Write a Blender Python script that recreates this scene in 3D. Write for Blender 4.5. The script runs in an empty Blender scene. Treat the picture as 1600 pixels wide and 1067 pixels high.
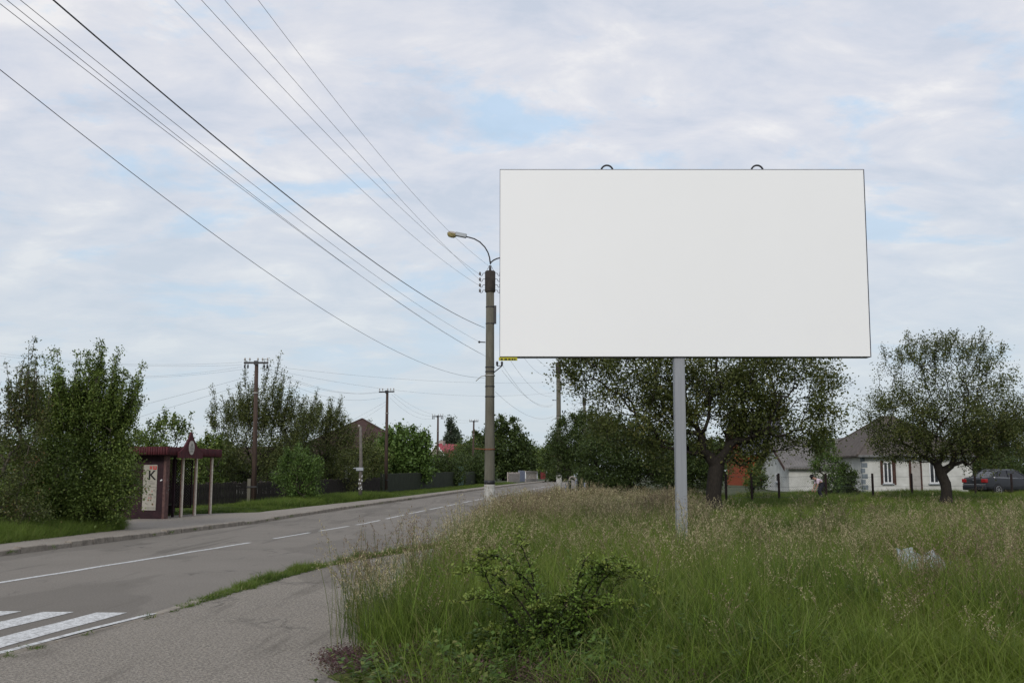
import bpy, math, random
import numpy as np
from mathutils import Vector, Matrix, noise as mnoise
R = math.radians
random.seed(7); rng = np.random.default_rng(7)
S = bpy.context.scene
COL = S.collection

# ------------------------------------------------------------------ camera
F = 1600.0; CX, CY, HOR = 800.0, 533.5, 745.0
EYE = 1.6
PITCH = math.atan((HOR - CY) / F)
cd = bpy.data.cameras.new('camera'); cam = bpy.data.objects.new('camera', cd); COL.objects.link(cam)
cd.sensor_width = 36; cd.lens = 36 * F / 1600; cd.clip_start = 0.1; cd.clip_end = 5000
cam.location = (0, 0, EYE); cam.rotation_euler = (R(90) + PITCH, 0, 0)
S.camera = cam

# ------------------------------------------------------------------ sky and sun
SUN_EL, SUN_AZ = R(30), R(195)           # azimuth clockwise from +Y: behind the camera, slightly left
w = bpy.data.worlds.new('World'); S.world = w; w.use_nodes = True
N = w.node_tree.nodes; L = w.node_tree.links; N.clear()
def wn(t, **k):
    n = N.new(t)
    for a, b in k.items(): setattr(n, a, b)
    return n
out = wn('ShaderNodeOutputWorld'); bg = wn('ShaderNodeBackground'); bg.inputs[1].default_value = 0.1
sky = wn('ShaderNodeTexSky', sky_type='NISHITA', sun_disc=False, sun_elevation=SUN_EL, sun_rotation=SUN_AZ)
sky.air_density = 1.0; sky.dust_density = 1.5; sky.ozone_density = 1.0
tc = wn('ShaderNodeTexCoord'); sep = wn('ShaderNodeSeparateXYZ'); L.new(tc.outputs['Generated'], sep.inputs[0])
def wm(op, a, b=None, c=None):
    n = wn('ShaderNodeMath', operation=op)
    for i, v in enumerate((a, b, c)):
        if v is None: continue
        if isinstance(v, (int, float)): n.inputs[i].default_value = v
        else: L.new(v, n.inputs[i])
    return n.outputs[0]
zc = wm('MAXIMUM', sep.outputs[2], 0.0); den = wm('ADD', zc, 0.22)
cmb = wn('ShaderNodeCombineXYZ'); L.new(wm('DIVIDE', sep.outputs[0], den), cmb.inputs[0]); L.new(wm('DIVIDE', sep.outputs[1], den), cmb.inputs[1])
def wnoise(scale, det, rough, off, sx=1.0, sy=1.0, dist=0.0):
    mp = wn('ShaderNodeMapping'); mp.inputs['Location'].default_value = off; mp.inputs['Scale'].default_value = (sx, sy, 1)
    mp.inputs['Rotation'].default_value = (0, 0, R(-22))
    L.new(cmb.outputs[0], mp.inputs[0]); n = wn('ShaderNodeTexNoise'); L.new(mp.outputs[0], n.inputs[0])
    n.inputs['Scale'].default_value = scale; n.inputs['Detail'].default_value = det; n.inputs['Roughness'].default_value = rough
    n.inputs['Distortion'].default_value = dist
    return n.outputs[0]
def wramp(v, stops):
    r = wn('ShaderNodeValToRGB'); L.new(v, r.inputs[0]); e = r.color_ramp.elements
    e[0].position, e[0].color = stops[0][0], (*stops[0][1], 1); e[1].position, e[1].color = stops[-1][0], (*stops[-1][1], 1)
    for p, c in stops[1:-1]:
        q = e.new(p); q.color = (*c, 1)
    return r.outputs[0]
def wmix(f, a, b):
    m = wn('ShaderNodeMix', data_type='RGBA'); 
    if isinstance(f, (int, float)): m.inputs[0].default_value = f
    else: L.new(f, m.inputs[0])
    for i, v in ((6, a), (7, b)):
        if isinstance(v, tuple): m.inputs[i].default_value = (*v, 1)
        else: L.new(v, m.inputs[i])
    return m.outputs[2]
CL = 10.0     # cloud radiance scale against background strength 0.1
n1 = wnoise(2.5, 9, 0.6, (3.1, 1.7, 0), 1, 1.3, 0.25)
n2 = wnoise(3.7, 9, 0.6, (9.2, 4.4, 0), 1, 1.35, 0.3)
cloudc = wramp(n2, [(0.36, (.63, .685, .79)), (0.46, (.72, .75, .835)), (0.56, (.80, .81, .865)), (0.66, (.93, .92, .93))])
bluec = wramp(n2, [(0.35, (.54, .69, .86)), (0.65, (.62, .77, .95))])
mask = wramp(n1, [(0.385, (0, 0, 0)), (0.475, (1, 1, 1))])
cl = wmix(mask, bluec, cloudc)
hz = wramp(zc, [(0.0, (1, 1, 1)), (0.10, (.7, .7, .7)), (0.32, (0, 0, 0))])
cl = wmix(hz, cl, (.62, .70, .765))
# scale the cloud colours up to the sky's own units and leave a share of the clear sky in them
sc = wn('ShaderNodeVectorMath', operation='SCALE'); L.new(cl, sc.inputs[0]); sc.inputs['Scale'].default_value = CL * 1.0
fin = wmix(0.9, sky.outputs[0], sc.outputs[0])
L.new(fin, bg.inputs[0]); L.new(bg.outputs[0], out.inputs[0])

sd = bpy.data.lights.new('sun', 'SUN'); sun = bpy.data.objects.new('sun', sd); COL.objects.link(sun)
sd.energy = 1.7; sd.angle = R(14); sd.color = (1.0, 0.96, 0.9)
sdir = Vector((math.sin(SUN_AZ) * math.cos(SUN_EL), math.cos(SUN_AZ) * math.cos(SUN_EL), math.sin(SUN_EL)))
sun.rotation_euler = sdir.to_track_quat('Z', 'Y').to_euler(); sun.location = (0, -20, 30)
S.view_settings.view_transform = 'Standard'; S.view_settings.look = 'None'; S.view_settings.exposure = 0.0; S.view_settings.gamma = 1
S.cycles.max_bounces = 6; S.cycles.transparent_max_bounces = 8

# ------------------------------------------------------------------ helpers
_cp, _sp = math.cos(PITCH), math.sin(PITCH)
def ray(px, py):
    u, v = (px - CX) / F, (CY - py) / F
    return u, _cp - v * _sp, _sp + v * _cp
def at(px, py, Y):
    dx, dy, dz = ray(px, py); t = Y / dy
    return Vector((dx * t, Y, EYE + dz * t))
def sstep(t):
    t = np.clip(t, 0, 1); return t * t * (3 - 2 * t)
def gz(x, y):
    u = np.maximum(0, y - 36)
    return 1.6 * (1 - np.exp(-u / 110)) * 1.0 + 0.3 * sstep((x - 3) / 20) * sstep((y - 25) / 35)
def G(x, y): return float(gz(np.float64(x), np.float64(y)))
def gp(px, Y):                                   # ground point under a pixel column at distance Y
    p = at(px, HOR, Y); p.z = G(p.x, Y); return p
def pxm(px, Y): return px / F * Y                # pixels to metres at distance Y

def tag(o, label=None, cat=None, group=None, kind=None):
    if label: o['label'] = label
    if cat: o['category'] = cat
    if group: o['group'] = group
    if kind: o['kind'] = kind
    return o
def empty(name, loc, label=None, cat=None, group=None, rz=0):
    o = bpy.data.objects.new(name, None); COL.objects.link(o); o.location = loc; o.rotation_euler = (0, 0, rz)
    o.empty_display_size = 0.2
    return tag(o, label, cat, group)
class MB:
    def __init__(s): s.v = []; s.f = []; s.m = []; s.mi = 0
    def add(s, vs, fs):
        b = len(s.v); s.v += [tuple(p) for p in vs]; s.f += [tuple(b + i for i in f) for f in fs]; s.m += [s.mi] * len(fs); return s
    def box(s, x0, x1, y0, y1, z0, z1, M=None):
        vs = [Vector((x, y, z)) for z in (z0, z1) for x, y in ((x0, y0), (x1, y0), (x1, y1), (x0, y1))]
        if M is not None: vs = [M @ v for v in vs]
        return s.add(vs, [(3, 2, 1, 0), (4, 5, 6, 7), (0, 1, 5, 4), (1, 2, 6, 5), (2, 3, 7, 6), (3, 0, 4, 7)])
    def tube(s, pts, rad, k=8, cap=True):
        pts = [Vector(p) for p in pts]; n = len(pts)
        if not hasattr(rad, '__len__'): rad = [rad] * n
        vs = []; ref = Vector((0.13, 0.21, 1)).normalized()
        for i, p in enumerate(pts):
            d = (pts[min(i + 1, n - 1)] - pts[max(i - 1, 0)]).normalized()
            a = d.cross(ref)
            if a.length < 0.2: a = d.cross(Vector((1, 0.1, 0)))
            a.normalize(); b = d.cross(a)
            for j in range(k):
                t = 2 * math.pi * j / k; vs.append(p + (a * math.cos(t) + b * math.sin(t)) * rad[i])
        fs = [(i * k + j, i * k + (j + 1) % k, (i + 1) * k + (j + 1) % k, (i + 1) * k + j) for i in range(n - 1) for j in range(k)]
        if cap: fs += [tuple(range(k))[::-1], tuple((n - 1) * k + j for j in range(k))]
        return s.add(vs, fs)
    def lathe(s, prof, c=(0, 0, 0), k=16, ax='Z'):
        vs = []
        for r_, z in prof:
            for j in range(k):
                t = 2 * math.pi * j / k; a, b = r_ * math.cos(t), r_ * math.sin(t)
                q = (a, b, z) if ax == 'Z' else ((a, z, b) if ax == 'Y' else (z, a, b))
                vs.append((q[0] + c[0], q[1] + c[1], q[2] + c[2]))
        n = len(prof)
        fs = [(i * k + j, i * k + (j + 1) % k, (i + 1) * k + (j + 1) % k, (i + 1) * k + j) for i in range(n - 1) for j in range(k)]
        fs += [tuple(range(k))[::-1], tuple((n - 1) * k + j for j in range(k))]
        return s.add(vs, fs)
    def prism(s, poly, d0, d1, plane='XZ', M=None):
        def q(a, b, d): return Vector((a, d, b)) if plane == 'XZ' else (Vector((d, a, b)) if plane == 'YZ' else Vector((a, b, d)))
        n = len(poly); vs = [q(a, b, d0) for a, b in poly] + [q(a, b, d1) for a, b in poly]
        if M is not None: vs = [M @ v for v in vs]
        return s.add(vs, [tuple(range(n)), tuple(range(2 * n - 1, n - 1, -1))] + [(i, (i + 1) % n, n + (i + 1) % n, n + i) for i in range(n)])
    def build(s, name, mat, parent=None, smooth=False, bevel=0):
        me = bpy.data.meshes.new(name); me.from_pydata(s.v, [], s.f)
        for m in (mat if isinstance(mat, (list, tuple)) else [mat]): me.materials.append(m)
        if s.mi or any(s.m): me.polygons.foreach_set('material_index', s.m)
        if smooth: me.polygons.foreach_set('use_smooth', [True] * len(me.polygons))
        import bmesh
        bm = bmesh.new(); bm.from_mesh(me); bmesh.ops.recalc_face_normals(bm, faces=bm.faces); bm.to_mesh(me); bm.free()
        o = bpy.data.objects.new(name, me); COL.objects.link(o)
        if parent is not None: o.parent = parent
        if bevel:
            b = o.modifiers.new('bevel', 'BEVEL'); b.width = bevel; b.segments = 2; b.limit_method = 'ANGLE'
        return o
def npmesh(name, V, Fq, mat, parent=None, attr=None, smooth=False, link=True):
    """V (n,3), Fq (m,k) equal-sided faces, attr: dict name -> per-face float"""
    me = bpy.data.meshes.new(name); V = np.asarray(V, np.float32); Fq = np.asarray(Fq, np.int32); m, k = Fq.shape
    me.vertices.add(len(V)); me.vertices.foreach_set('co', V.ravel())
    me.loops.add(m * k); me.loops.foreach_set('vertex_index', Fq.ravel())
    me.polygons.add(m); me.polygons.foreach_set('loop_start', np.arange(0, m * k, k, dtype=np.int32)); me.polygons.foreach_set('loop_total', np.full(m, k, np.int32))
    me.update(calc_edges=True)
    if attr:
        for a, vals in attr.items():
            at_ = me.attributes.new(a, 'FLOAT', 'FACE'); at_.data.foreach_set('value', np.asarray(vals, np.float32))
    if smooth: me.polygons.foreach_set('use_smooth', np.ones(m, bool))
    for mm in (mat if isinstance(mat, (list, tuple)) else [mat]): me.materials.append(mm)
    o = bpy.data.objects.new(name, me)
    if link: COL.objects.link(o)
    if parent is not None: o.parent = parent
    return o

# ------------------------------------------------------------------ materials
class NT:
    def __init__(s, name):
        s.m = bpy.data.materials.new(name); s.m.use_nodes = True; s.t = s.m.node_tree; s.N = s.t.nodes; s.L = s.t.links
        s.b = s.N['Principled BSDF']; s.out = s.N['Material Output']
    def n(s, t, **k):
        x = s.N.new(t)
        for a, b in k.items(): setattr(x, a, b)
        return x
    def pos(s, obj=False, scale=(1, 1, 1)):
        tcn = s.n('ShaderNodeTexCoord') if obj else s.n('ShaderNodeNewGeometry')
        mp = s.n('ShaderNodeMapping'); mp.inputs['Scale'].default_value = scale
        s.L.new(tcn.outputs['Object' if obj else 'Position'], mp.inputs[0]); return mp.outputs[0]
    def noise(s, scale, det=4, rough=.55, obj=False, sc=(1, 1, 1), dist=0):
        x = s.n('ShaderNodeTexNoise'); s.L.new(s.pos(obj, sc), x.inputs[0])
        x.inputs['Scale'].default_value = scale; x.inputs['Detail'].default_value = det; x.inputs['Roughness'].default_value = rough; x.inputs['Distortion'].default_value = dist
        return x.outputs[0]
    def ramp(s, v, stops, interp='LINEAR'):
        r = s.n('ShaderNodeValToRGB'); s.L.new(v, r.inputs[0]); r.color_ramp.interpolation = interp; e = r.color_ramp.elements
        c4 = lambda c: (*c, 1) if isinstance(c, tuple) else (c, c, c, 1)
        e[0].position, e[0].color = stops[0][0], c4(stops[0][1]); e[1].position, e[1].color = stops[-1][0], c4(stops[-1][1])
        for p, c in stops[1:-1]:
            q = e.new(p); q.color = c4(c)
        return r.outputs[0]
    def mix(s, f, a, b, mode='MIX'):
        m = s.n('ShaderNodeMix', data_type='RGBA', blend_type=mode)
        for i, v in ((0, f), (6, a), (7, b)):
            if isinstance(v, (int, float)) and i == 0: m.inputs[0].default_value = v
            elif isinstance(v, tuple): m.inputs[i].default_value = (*v, 1)
            else: s.L.new(v, m.inputs[i])
        return m.outputs[2]
    def math(s, op, a, b=None):
        n = s.n('ShaderNodeMath', operation=op)
        for i, v in enumerate((a, b)):
            if v is None: continue
            if isinstance(v, (int, float)): n.inputs[i].default_value = v
            else: s.L.new(v, n.inputs[i])
        return n.outputs[0]
    def col(s, c):
        if isinstance(c, tuple): s.b.inputs['Base Color'].default_value = (*c, 1)
        else: s.L.new(c, s.b.inputs['Base Color'])
    def bump(s, h, strength=.3, dist=.02):
        b = s.n('ShaderNodeBump'); b.inputs['Strength'].default_value = strength; b.inputs['Distance'].default_value = dist
        s.L.new(h, b.inputs['Height']); s.L.new(b.outputs[0], s.b.inputs['Normal'])
    def rough(s, r): s.b.inputs['Roughness'].default_value = r
def simple(name, c1, c2=None, scale=6, rough=.7, bump=.0, metal=0, obj=True, sc=(1, 1, 1), det=5):
    m = NT(name)
    if c2 is None: c2 = tuple(min(1, v * .72) for v in c1)
    nz = m.noise(scale, det, .6, obj, sc); m.col(m.ramp(nz, [(.3, c2), (.7, c1)])); m.rough(rough)
    m.b.inputs['Metallic'].default_value = metal
    if rough > .55 and not metal: m.b.inputs['Specular IOR Level'].default_value = .18
    if bump: m.bump(m.noise(scale * 4, 4, .6, obj, sc), bump, .02)
    return m.m
def leafmat(name, dark, light, tint=None, trans=.22):
    m = NT(name); a = m.n('ShaderNodeAttribute', attribute_name='v')
    c = m.ramp(a.outputs['Fac'], [(0, dark), (.75, light), (1, tint or light)])
    m.col(c); m.rough(.55); m.b.inputs['Specular IOR Level'].default_value = .3
    tr = m.n('ShaderNodeBsdfTranslucent'); m.L.new(m.mix(.5, c, (.16, .22, .03)), tr.inputs[0])
    ms = m.n('ShaderNodeMixShader'); ms.inputs[0].default_value = trans
    m.L.new(m.b.outputs[0], ms.inputs[1]); m.L.new(tr.outputs[0], ms.inputs[2]); m.L.new(ms.outputs[0], m.out.inputs[0])
    return m.m

# asphalt of the road: worn grey with aggregate, tar streaks and cracks running along it
def asphalt(name, c_lo, c_hi, spk, crack=True, brown=False):
    m = NT(name)
    big = m.noise(.35, 5, .6); fine = m.noise(38, 3, .7); mid = m.noise(3.0, 5, .65)
    c = m.ramp(big, [(.3, c_lo), (.7, c_hi)])
    c = m.mix(m.ramp(mid, [(.35, 0.0), (.75, .35)]), c, tuple(v * .8 for v in c_hi))
    c = m.mix(m.ramp(fine, [(.42, 0.0), (.62, spk)]), c, tuple(min(1, v * 1.9) for v in c_hi))
    c = m.mix(m.ramp(m.noise(75, 2, .7), [(.58, 0.0), (.66, spk)]), c, tuple(v * .3 for v in c_lo)); c = m.mix(m.ramp(m.noise(19, 5, .8), [(.60, 0.0), (.68, spk * .7)]), c, tuple(v * .45 for v in c_lo)); c = m.mix(m.ramp(m.noise(130, 2, .7), [(.58, 0.0), (.68, spk)]), c, (.42, .40, .37))
    if crack:
        st = m.noise(.9, 6, .65, sc=(1.6, .16, 1), dist=.4)          # long tar-dark streaks
        c = m.mix(m.ramp(st, [(.56, 0.0), (.68, .62)]), c, tuple(v * .62 for v in c_lo))
        pt = m.noise(.28, 3, .5, sc=(1.5, .5, 1)); c = m.mix(m.ramp(pt, [(.54, 0.0), (.555, .34)]), c, tuple(v * .75 for v in c_lo))
        vo = m.n('ShaderNodeTexVoronoi', feature='DISTANCE_TO_EDGE'); wv = m.n('ShaderNodeVectorMath', operation='ADD')
        nz = m.n('ShaderNodeTexNoise'); nz.inputs['Scale'].default_value = 1.6; nz.inputs['Detail'].default_value = 6
        p = m.pos(sc=(.38, .16, 1)) if False else m.pos(False, (.38, .14, 1)); m.L.new(m.pos(), nz.inputs[0])
        m.L.new(p, wv.inputs[0]); sv = m.n('ShaderNodeVectorMath', operation='SCALE'); sv.inputs['Scale'].default_value = .35
        m.L.new(nz.outputs['Color'], sv.inputs[0]); m.L.new(sv.outputs[0], wv.inputs[1]); m.L.new(wv.outputs[0], vo.inputs[0]); vo.inputs['Scale'].default_value = 1
        ck = m.ramp(vo.outputs['Distance'], [(0.0, .75), (.006, .5), (.012, 0.0)])
        ck = m.mix(m.ramp(m.noise(.5, 2, .5), [(.5, 0.0), (.6, .55)]), (0, 0, 0), ck)
        c = m.mix(ck, c, (.02, .02, .019))
    m.col(c); m.rough(.95); m.b.inputs['Specular IOR Level'].default_value = .2
    m.bump(m.noise(85, 5, .8), .6, .012)
    return m.m
def _unused(m):
    return m.m
M_ROAD = asphalt('road_asphalt', (.152, .136, .116), (.195, .174, .150), .35)
M_WALK = asphalt('pavement_asphalt', (.128, .112, .092), (.184, .162, .135), 1.0)
M_WALK2 = asphalt('far_pavement_asphalt', (.19, .165, .14), (.25, .222, .19), .4, crack=False)
def paint():
    m = NT('road_paint'); c = m.ramp(m.noise(5, 6, .7), [(.3, (.50, .50, .49)), (.6, (.66, .66, .65))])
    worn = m.ramp(m.noise(17, 7, .8), [(.47, 0.0), (.58, .75)]); m.col(m.mix(worn, c, (.2, .19, .18))); m.rough(.8); return m.m
M_PAINT = paint()
def soil():
    m = NT('soil'); c = m.ramp(m.noise(1.2, 6, .6), [(.3, (.028, .032, .012)), (.55, (.045, .055, .018)), (.75, (.06, .065, .026))])
    m.col(c); m.rough(.95); m.bump(m.noise(9, 5, .7), .8, .08); return m.m
M_SOIL = soil()
M_KERB = simple('kerb_concrete', (.34, .30, .25), (.18, .155, .13), 5, .85, .5, obj=False)
M_MOSS = simple('moss', (.11, .12, .025), (.04, .045, .015), 22, .9, .8, obj=False)
M_CONC = simple('pole_concrete', (.155, .145, .115), (.085, .08, .062), 3, .85, .3, sc=(1.5, 1.5, .35))
M_CONC2 = simple('white_washed_concrete', (.42, .41, .38), (.2, .19, .17), 7, .85, .3)
M_WOODP = simple('creosoted_wood', (.105, .07, .055), (.03, .022, .02), 5, .8, .3, sc=(6, 6, .3))
M_BLACK = simple('black_metal', (.018, .017, .02), (.01, .01, .012), 8, .5)
M_RUST = simple('rusty_metal', (.22, .09, .045), (.09, .045, .03), 10, .8)
M_STEEL = simple('galvanised_steel', (.34, .36, .38), (.25, .27, .29), 3, .5, metal=.2)
M_GREYP = simple('grey_painted_post', (.27, .28, .30), (.215, .225, .24), 2.5, .5, .08, sc=(8, 8, .4))
M_FACE = simple('blank_white_sheet', (.86, .86, .86), (.84, .84, .84), .4, .55)
M_FRAME = simple('dark_blue_frame', (.03, .035, .07), (.012, .014, .03), 2, .4)
M_YEL = simple('yellow_plate', (.46, .42, .03), (.36, .34, .03), 9, .6)
M_INK = simple('dark_print', (.02, .022, .02), (.012, .012, .012), 9, .7)
M_RED = simple('red_print', (.5, .03, .025), (.36, .02, .02), 9, .6)
M_WIRE = simple('wire', (.05, .055, .065), (.03, .03, .035), 3, .5)
M_PORC = simple('porcelain', (.5, .48, .45), (.25, .2, .17), 12, .3)
M_GLASSL = simple('lamp_glass_yellowed', (.42, .36, .16), (.26, .21, .09), 8, .25)
M_WHITEW = simple('white_plaster', (.60, .60, .57), (.42, .42, .39), 1.3, .9, .15)
M_WHITEW2 = simple('weathered_plaster', (.50, .47, .40), (.27, .25, .21), 1.6, .9, .2, sc=(1, 1, .4))
M_ORANGE = simple('orange_brick', (.34, .075, .028), (.2, .045, .02), 6, .85, .4)
M_GREYTILE = simple('grey_blue_tiles', (.17, .17, .20), (.09, .09, .11), 5, .7, .3)
M_BROWNT = simple('brown_trim', (.085, .042, .032), (.035, .022, .018), 6, .7)
M_BROWNROOF = simple('brown_roof', (.072, .040, .034), (.04, .025, .022), 4, .8, .3)
M_REDROOF = simple('red_metal_roof', (.42, .045, .06), (.30, .03, .045), 3, .5)
M_FENCE = simple('dark_fence_wood', (.05, .042, .036), (.018, .016, .014), 6, .85, .3, sc=(4, 4, .6))
M_FENCE2 = simple('grey_green_board', (.045, .052, .032), (.018, .022, .014), 4, .85, .3, sc=(4, 4, .6))
M_TEAL = simple('teal_gate_paint', (.06, .13, .12), (.04, .08, .08), 5, .6)
M_PALE = simple('pale_fence_paint', (.42, .37, .33), (.26, .23, .21), 5, .8)
M_PALEB = simple('blue_grey_gate_paint', (.24, .26, .33), (.17, .18, .23), 5, .7)
M_GLASS = simple('window_glass', (.03, .035, .04), (.02, .022, .026), 1.5, .12)
M_PVC = simple('white_window_frame', (.72, .72, .72), (.6, .6, .6), 5, .5)
M_MAROON = simple('maroon_metal', (.10, .022, .026), (.035, .012, .015), 5, .65, .15, sc=(3, 3, .5))
M_MAROON2 = simple('dark_maroon_panel', (.04, .018, .022), (.02, .011, .014), 4, .7, .1)
M_PILLAR = simple('worn_brown_pillar', (.15, .085, .075), (.07, .04, .038), 6, .8, .2)
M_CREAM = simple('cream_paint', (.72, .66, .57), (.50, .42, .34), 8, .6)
M_SALMON = simple('salmon_shade', (.35, .2, .15), (.22, .11, .08), 8, .7)
M_POSTER = simple('poster_paper', (.36, .34, .29), (.30, .28, .24), 3, .6)
M_GREYPR = simple('grey_print', (.22, .20, .18), (.17, .16, .14), 9, .7)
M_BARK = simple('bark', (.075, .062, .048), (.03, .026, .02), 9, .95, .8, sc=(3, 3, .7))
M_BARK2 = simple('pale_bark', (.13, .115, .09), (.05, .045, .035), 9, .95, .6, sc=(3, 3, .7))
M_BARKD = simple('dark_bark', (.04, .034, .028), (.018, .015, .013), 9, .95, .8, sc=(3, 3, .7))

def corrugated(name, c1, c2, freq, axis=0):
    m = NT(name); wv = m.n('ShaderNodeTexWave', bands_direction='XYZ'[axis]); wv.inputs['Scale'].default_value = freq
    m.L.new(m.pos(True), wv.inputs[0])
    c = m.ramp(m.noise(1.4, 6, .65, True, (1, 1, 1)), [(.3, c2), (.7, c1)])
    c = m.mix(m.ramp(m.noise(11, 4, .7, True), [(.55, 0.0), (.7, .5)]), c, tuple(v * .5 for v in c2))
    m.col(c); m.rough(.85); m.bump(wv.outputs['Fac'], .9, .05); return m.m
M_CORR = corrugated('grey_corrugated_sheet', (.20, .185, .175), (.10, .09, .085), 1.8)

# ------------------------------------------------------------------ ground, road, pavements
def cl_x(y): return -10.0 + .135 * y
LK = np.array([(-30, -16.0), (0, -12.65), (12, -11.45), (20.8, -10.5), (30.8, -9.45), (40, -8.45), (49, -7.25), (60, -5.65), (78, -3.2), (118, 2.15), (160, 7.9), (300, 26.8), (600, 67)])
RK = np.array([(-30, -7.4), (0, -5.4), (7, -4.85), (9, -4.6), (12, -4.1), (15, -3.86), (17.6, -3.6), (20, -3.0), (22, -2.25), (23.9, -1.66), (26, -1.4), (30, -1.45), (36, -1.42), (40, -.95), (60, 1.5), (118, 9.0), (160, 14.7), (300, 33.6), (600, 75)])
LW = np.array([(-30, 1.4), (23, 1.35), (30, 1.7), (31, 2.2), (33.6, 3.4), (35.2, 4.9), (40.6, 4.2), (41.8, 2.1), (46, 1.9), (60, 1.3), (80, 1.1), (600, 1.1)])
GB = np.array([(-30, -1.0), (7, -1.05), (8, -1.15), (9, -1.5), (10.7, -1.68), (15, -1.5), (19, -1.35), (24, -1.2), (28, -1.0), (36, -.95), (40, -.7), (60, 2.1), (118, 9.9), (600, 76)])
ip = lambda A, y: np.interp(y, A[:, 0], A[:, 1])
def strip(name, ys, fl, fr, dz, mat, nx=8, kind='structure'):
    ys = np.asarray(ys, float); a = np.asarray(fl(ys)); b = np.asarray(fr(ys)); t = np.linspace(0, 1, nx + 1)
    X = a[:, None] * (1 - t) + b[:, None] * t; Y = np.repeat(ys[:, None], nx + 1, 1)
    Z = gz(X, Y) + dz
    V = np.stack([X, Y, Z], -1).reshape(-1, 3); ny = len(ys)
    i = np.arange(ny - 1)[:, None] * (nx + 1) + np.arange(nx)[None]
    Fq = np.stack([i, i + 1, i + nx + 2, i + nx + 1], -1).reshape(-1, 4)
    o = npmesh(name, V, Fq, mat, smooth=True)
    if kind: o['kind'] = kind
    return o
ysr = np.concatenate([np.arange(-30, 60, 1.0), np.arange(60, 200, 4), np.arange(200, 601, 40)])
# ground: one sheet to the horizon, below the road level, with the field a little uneven
gxs = np.concatenate([-np.geomspace(2500, 60, 22), np.arange(-58, 60, 1.0), np.geomspace(60, 2500, 22)])
gys = np.concatenate([-np.geomspace(600, 30, 8), np.arange(-28, 110, 1.0), np.geomspace(110, 3000, 30)])
GX, GY = np.meshgrid(gxs, gys)
GZ = gz(GX, GY) - .06
fieldm = sstep((GX - ip(GB, GY) - .1) / .6) * (GY < 200)
GZ = GZ + fieldm * (.10 + .05 * np.sin(GX * .9 + 1.3 * np.sin(GY * .5)) + .04 * np.sin(GY * .7 + GX * .3))
lv = sstep((ip(LK, GY) - ip(LW, GY) - .05 - GX) / .8) * (GY < 200); GZ = GZ + lv * .17
V = np.stack([GX, GY, GZ], -1).reshape(-1, 3); nx_ = len(gxs); i = np.arange(len(gys) - 1)[:, None] * nx_ + np.arange(nx_ - 1)[None]
g_o = npmesh('ground', V, np.stack([i, i + 1, i + nx_ + 1, i + nx_], -1).reshape(-1, 4), M_SOIL, smooth=True); g_o['kind'] = 'structure'
def GF(x, y):      # height of the soil surface in the field or verge
    x = np.asarray(x, float); y = np.asarray(y, float)
    f = sstep((x - ip(GB, y) - .1) / .6); l = sstep((ip(LK, y) - ip(LW, y) - .05 - x) / .8)
    return gz(x, y) - .06 + f * (.10 + .05 * np.sin(x * .9 + 1.3 * np.sin(y * .5)) + .04 * np.sin(y * .7 + x * .3)) + l * .17
strip('road', ysr, lambda y: ip(LK, y), lambda y: ip(RK, y) + .02, 0.0, M_ROAD, 12)
strip('near_pavement', np.concatenate([np.arange(-30, 30, .5)]), lambda y: ip(RK, y) + .13, lambda y: np.maximum(ip(GB, y) + .35 + .12 * np.sin(y * 2.1) + .08 * np.sin(y * 5.3), ip(RK, y) + .2), .05, M_WALK, 8)
strip('far_pavement', ysr, lambda y: ip(LK, y) - ip(LW, y) + .05 * np.sin(y * 1.7), lambda y: ip(LK, y) - .15, .10, M_WALK2, 4)
def kerb(name, ys, fx, w_, h, seg, jit, mat):
    mb = MB(); y = ys[0]; rr = random.Random(3)
    while y < ys[1]:
        y2 = y + seg; xa, xb = float(fx(y)), float(fx(y2 - .03)); ja, jb = rr.uniform(-jit, jit), rr.uniform(-jit, jit); z0 = G(xa, y); z1 = G(xb, y2)
        hh = h + rr.uniform(-jit, jit) * .8; c = .02
        sec = lambda x, yy, z, j: [(x - w_ / 2 + j, yy, z - .1), (x - w_ / 2 + j, yy, z + hh), (x + w_ / 2 - c + j, yy, z + hh), (x + w_ / 2 + j, yy, z + hh - c), (x + w_ / 2 + j, yy, z - .1)]
        vs = sec(xa, y, z0, ja * .5) + sec(xb, y2 - .025, z1, jb * .5)
        mb.add(vs, [(0, 1, 2, 3, 4), (9, 8, 7, 6, 5)] + [(i, i + 5, (i + 1) % 5 + 5, (i + 1) % 5) for i in range(5)])
        y = y2
    return tag(mb.build(name, mat), kind='structure')
kerb('kerb', (-2, 130), lambda y: ip(LK, y) - .07, .16, .125, 1.0, .02, M_KERB)
kerb('kerb', (-2, 26), lambda y: ip(RK, y) + .07, .13, .065, 1.0, .004, M_KERB)
# painted markings: lane line (solid, then dashes), crossing stripes, edge line
def mark(y0, y1, fx, w_, dz=.005, n=None):
    n = n or max(2, int((y1 - y0) / .5) + 1); ys = np.linspace(y0, y1, n); mb = MB(); vs = []
    for y in ys:
        x = float(fx(y)); j = .012 * math.sin(y * 9.1) + .01 * math.sin(y * 23); vs += [(x - w_ / 2 + j, y, G(x, y) + dz), (x + w_ / 2 + j, y, G(x, y) + dz)]
    return vs, [(2 * i, 2 * i + 1, 2 * i + 3, 2 * i + 2) for i in range(n - 1)]
mb = MB(); cx0 = lambda y: np.interp(y, [0, 15.7, 25.6, 42.7, 60], [-10.1, -7.86, -6.45, -4.25, -1.9]) if y < 60 else cl_x(y)
mb.add(*mark(9, 25.6, cx0, .13))
y = 27.2
for k_ in range(24):
    mb.add(*mark(y, y + 3.0, cx0, .12)); y += 3.9
tag(mb.build('lane_marking', M_PAINT), kind='structure')
mb = MB()
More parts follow.
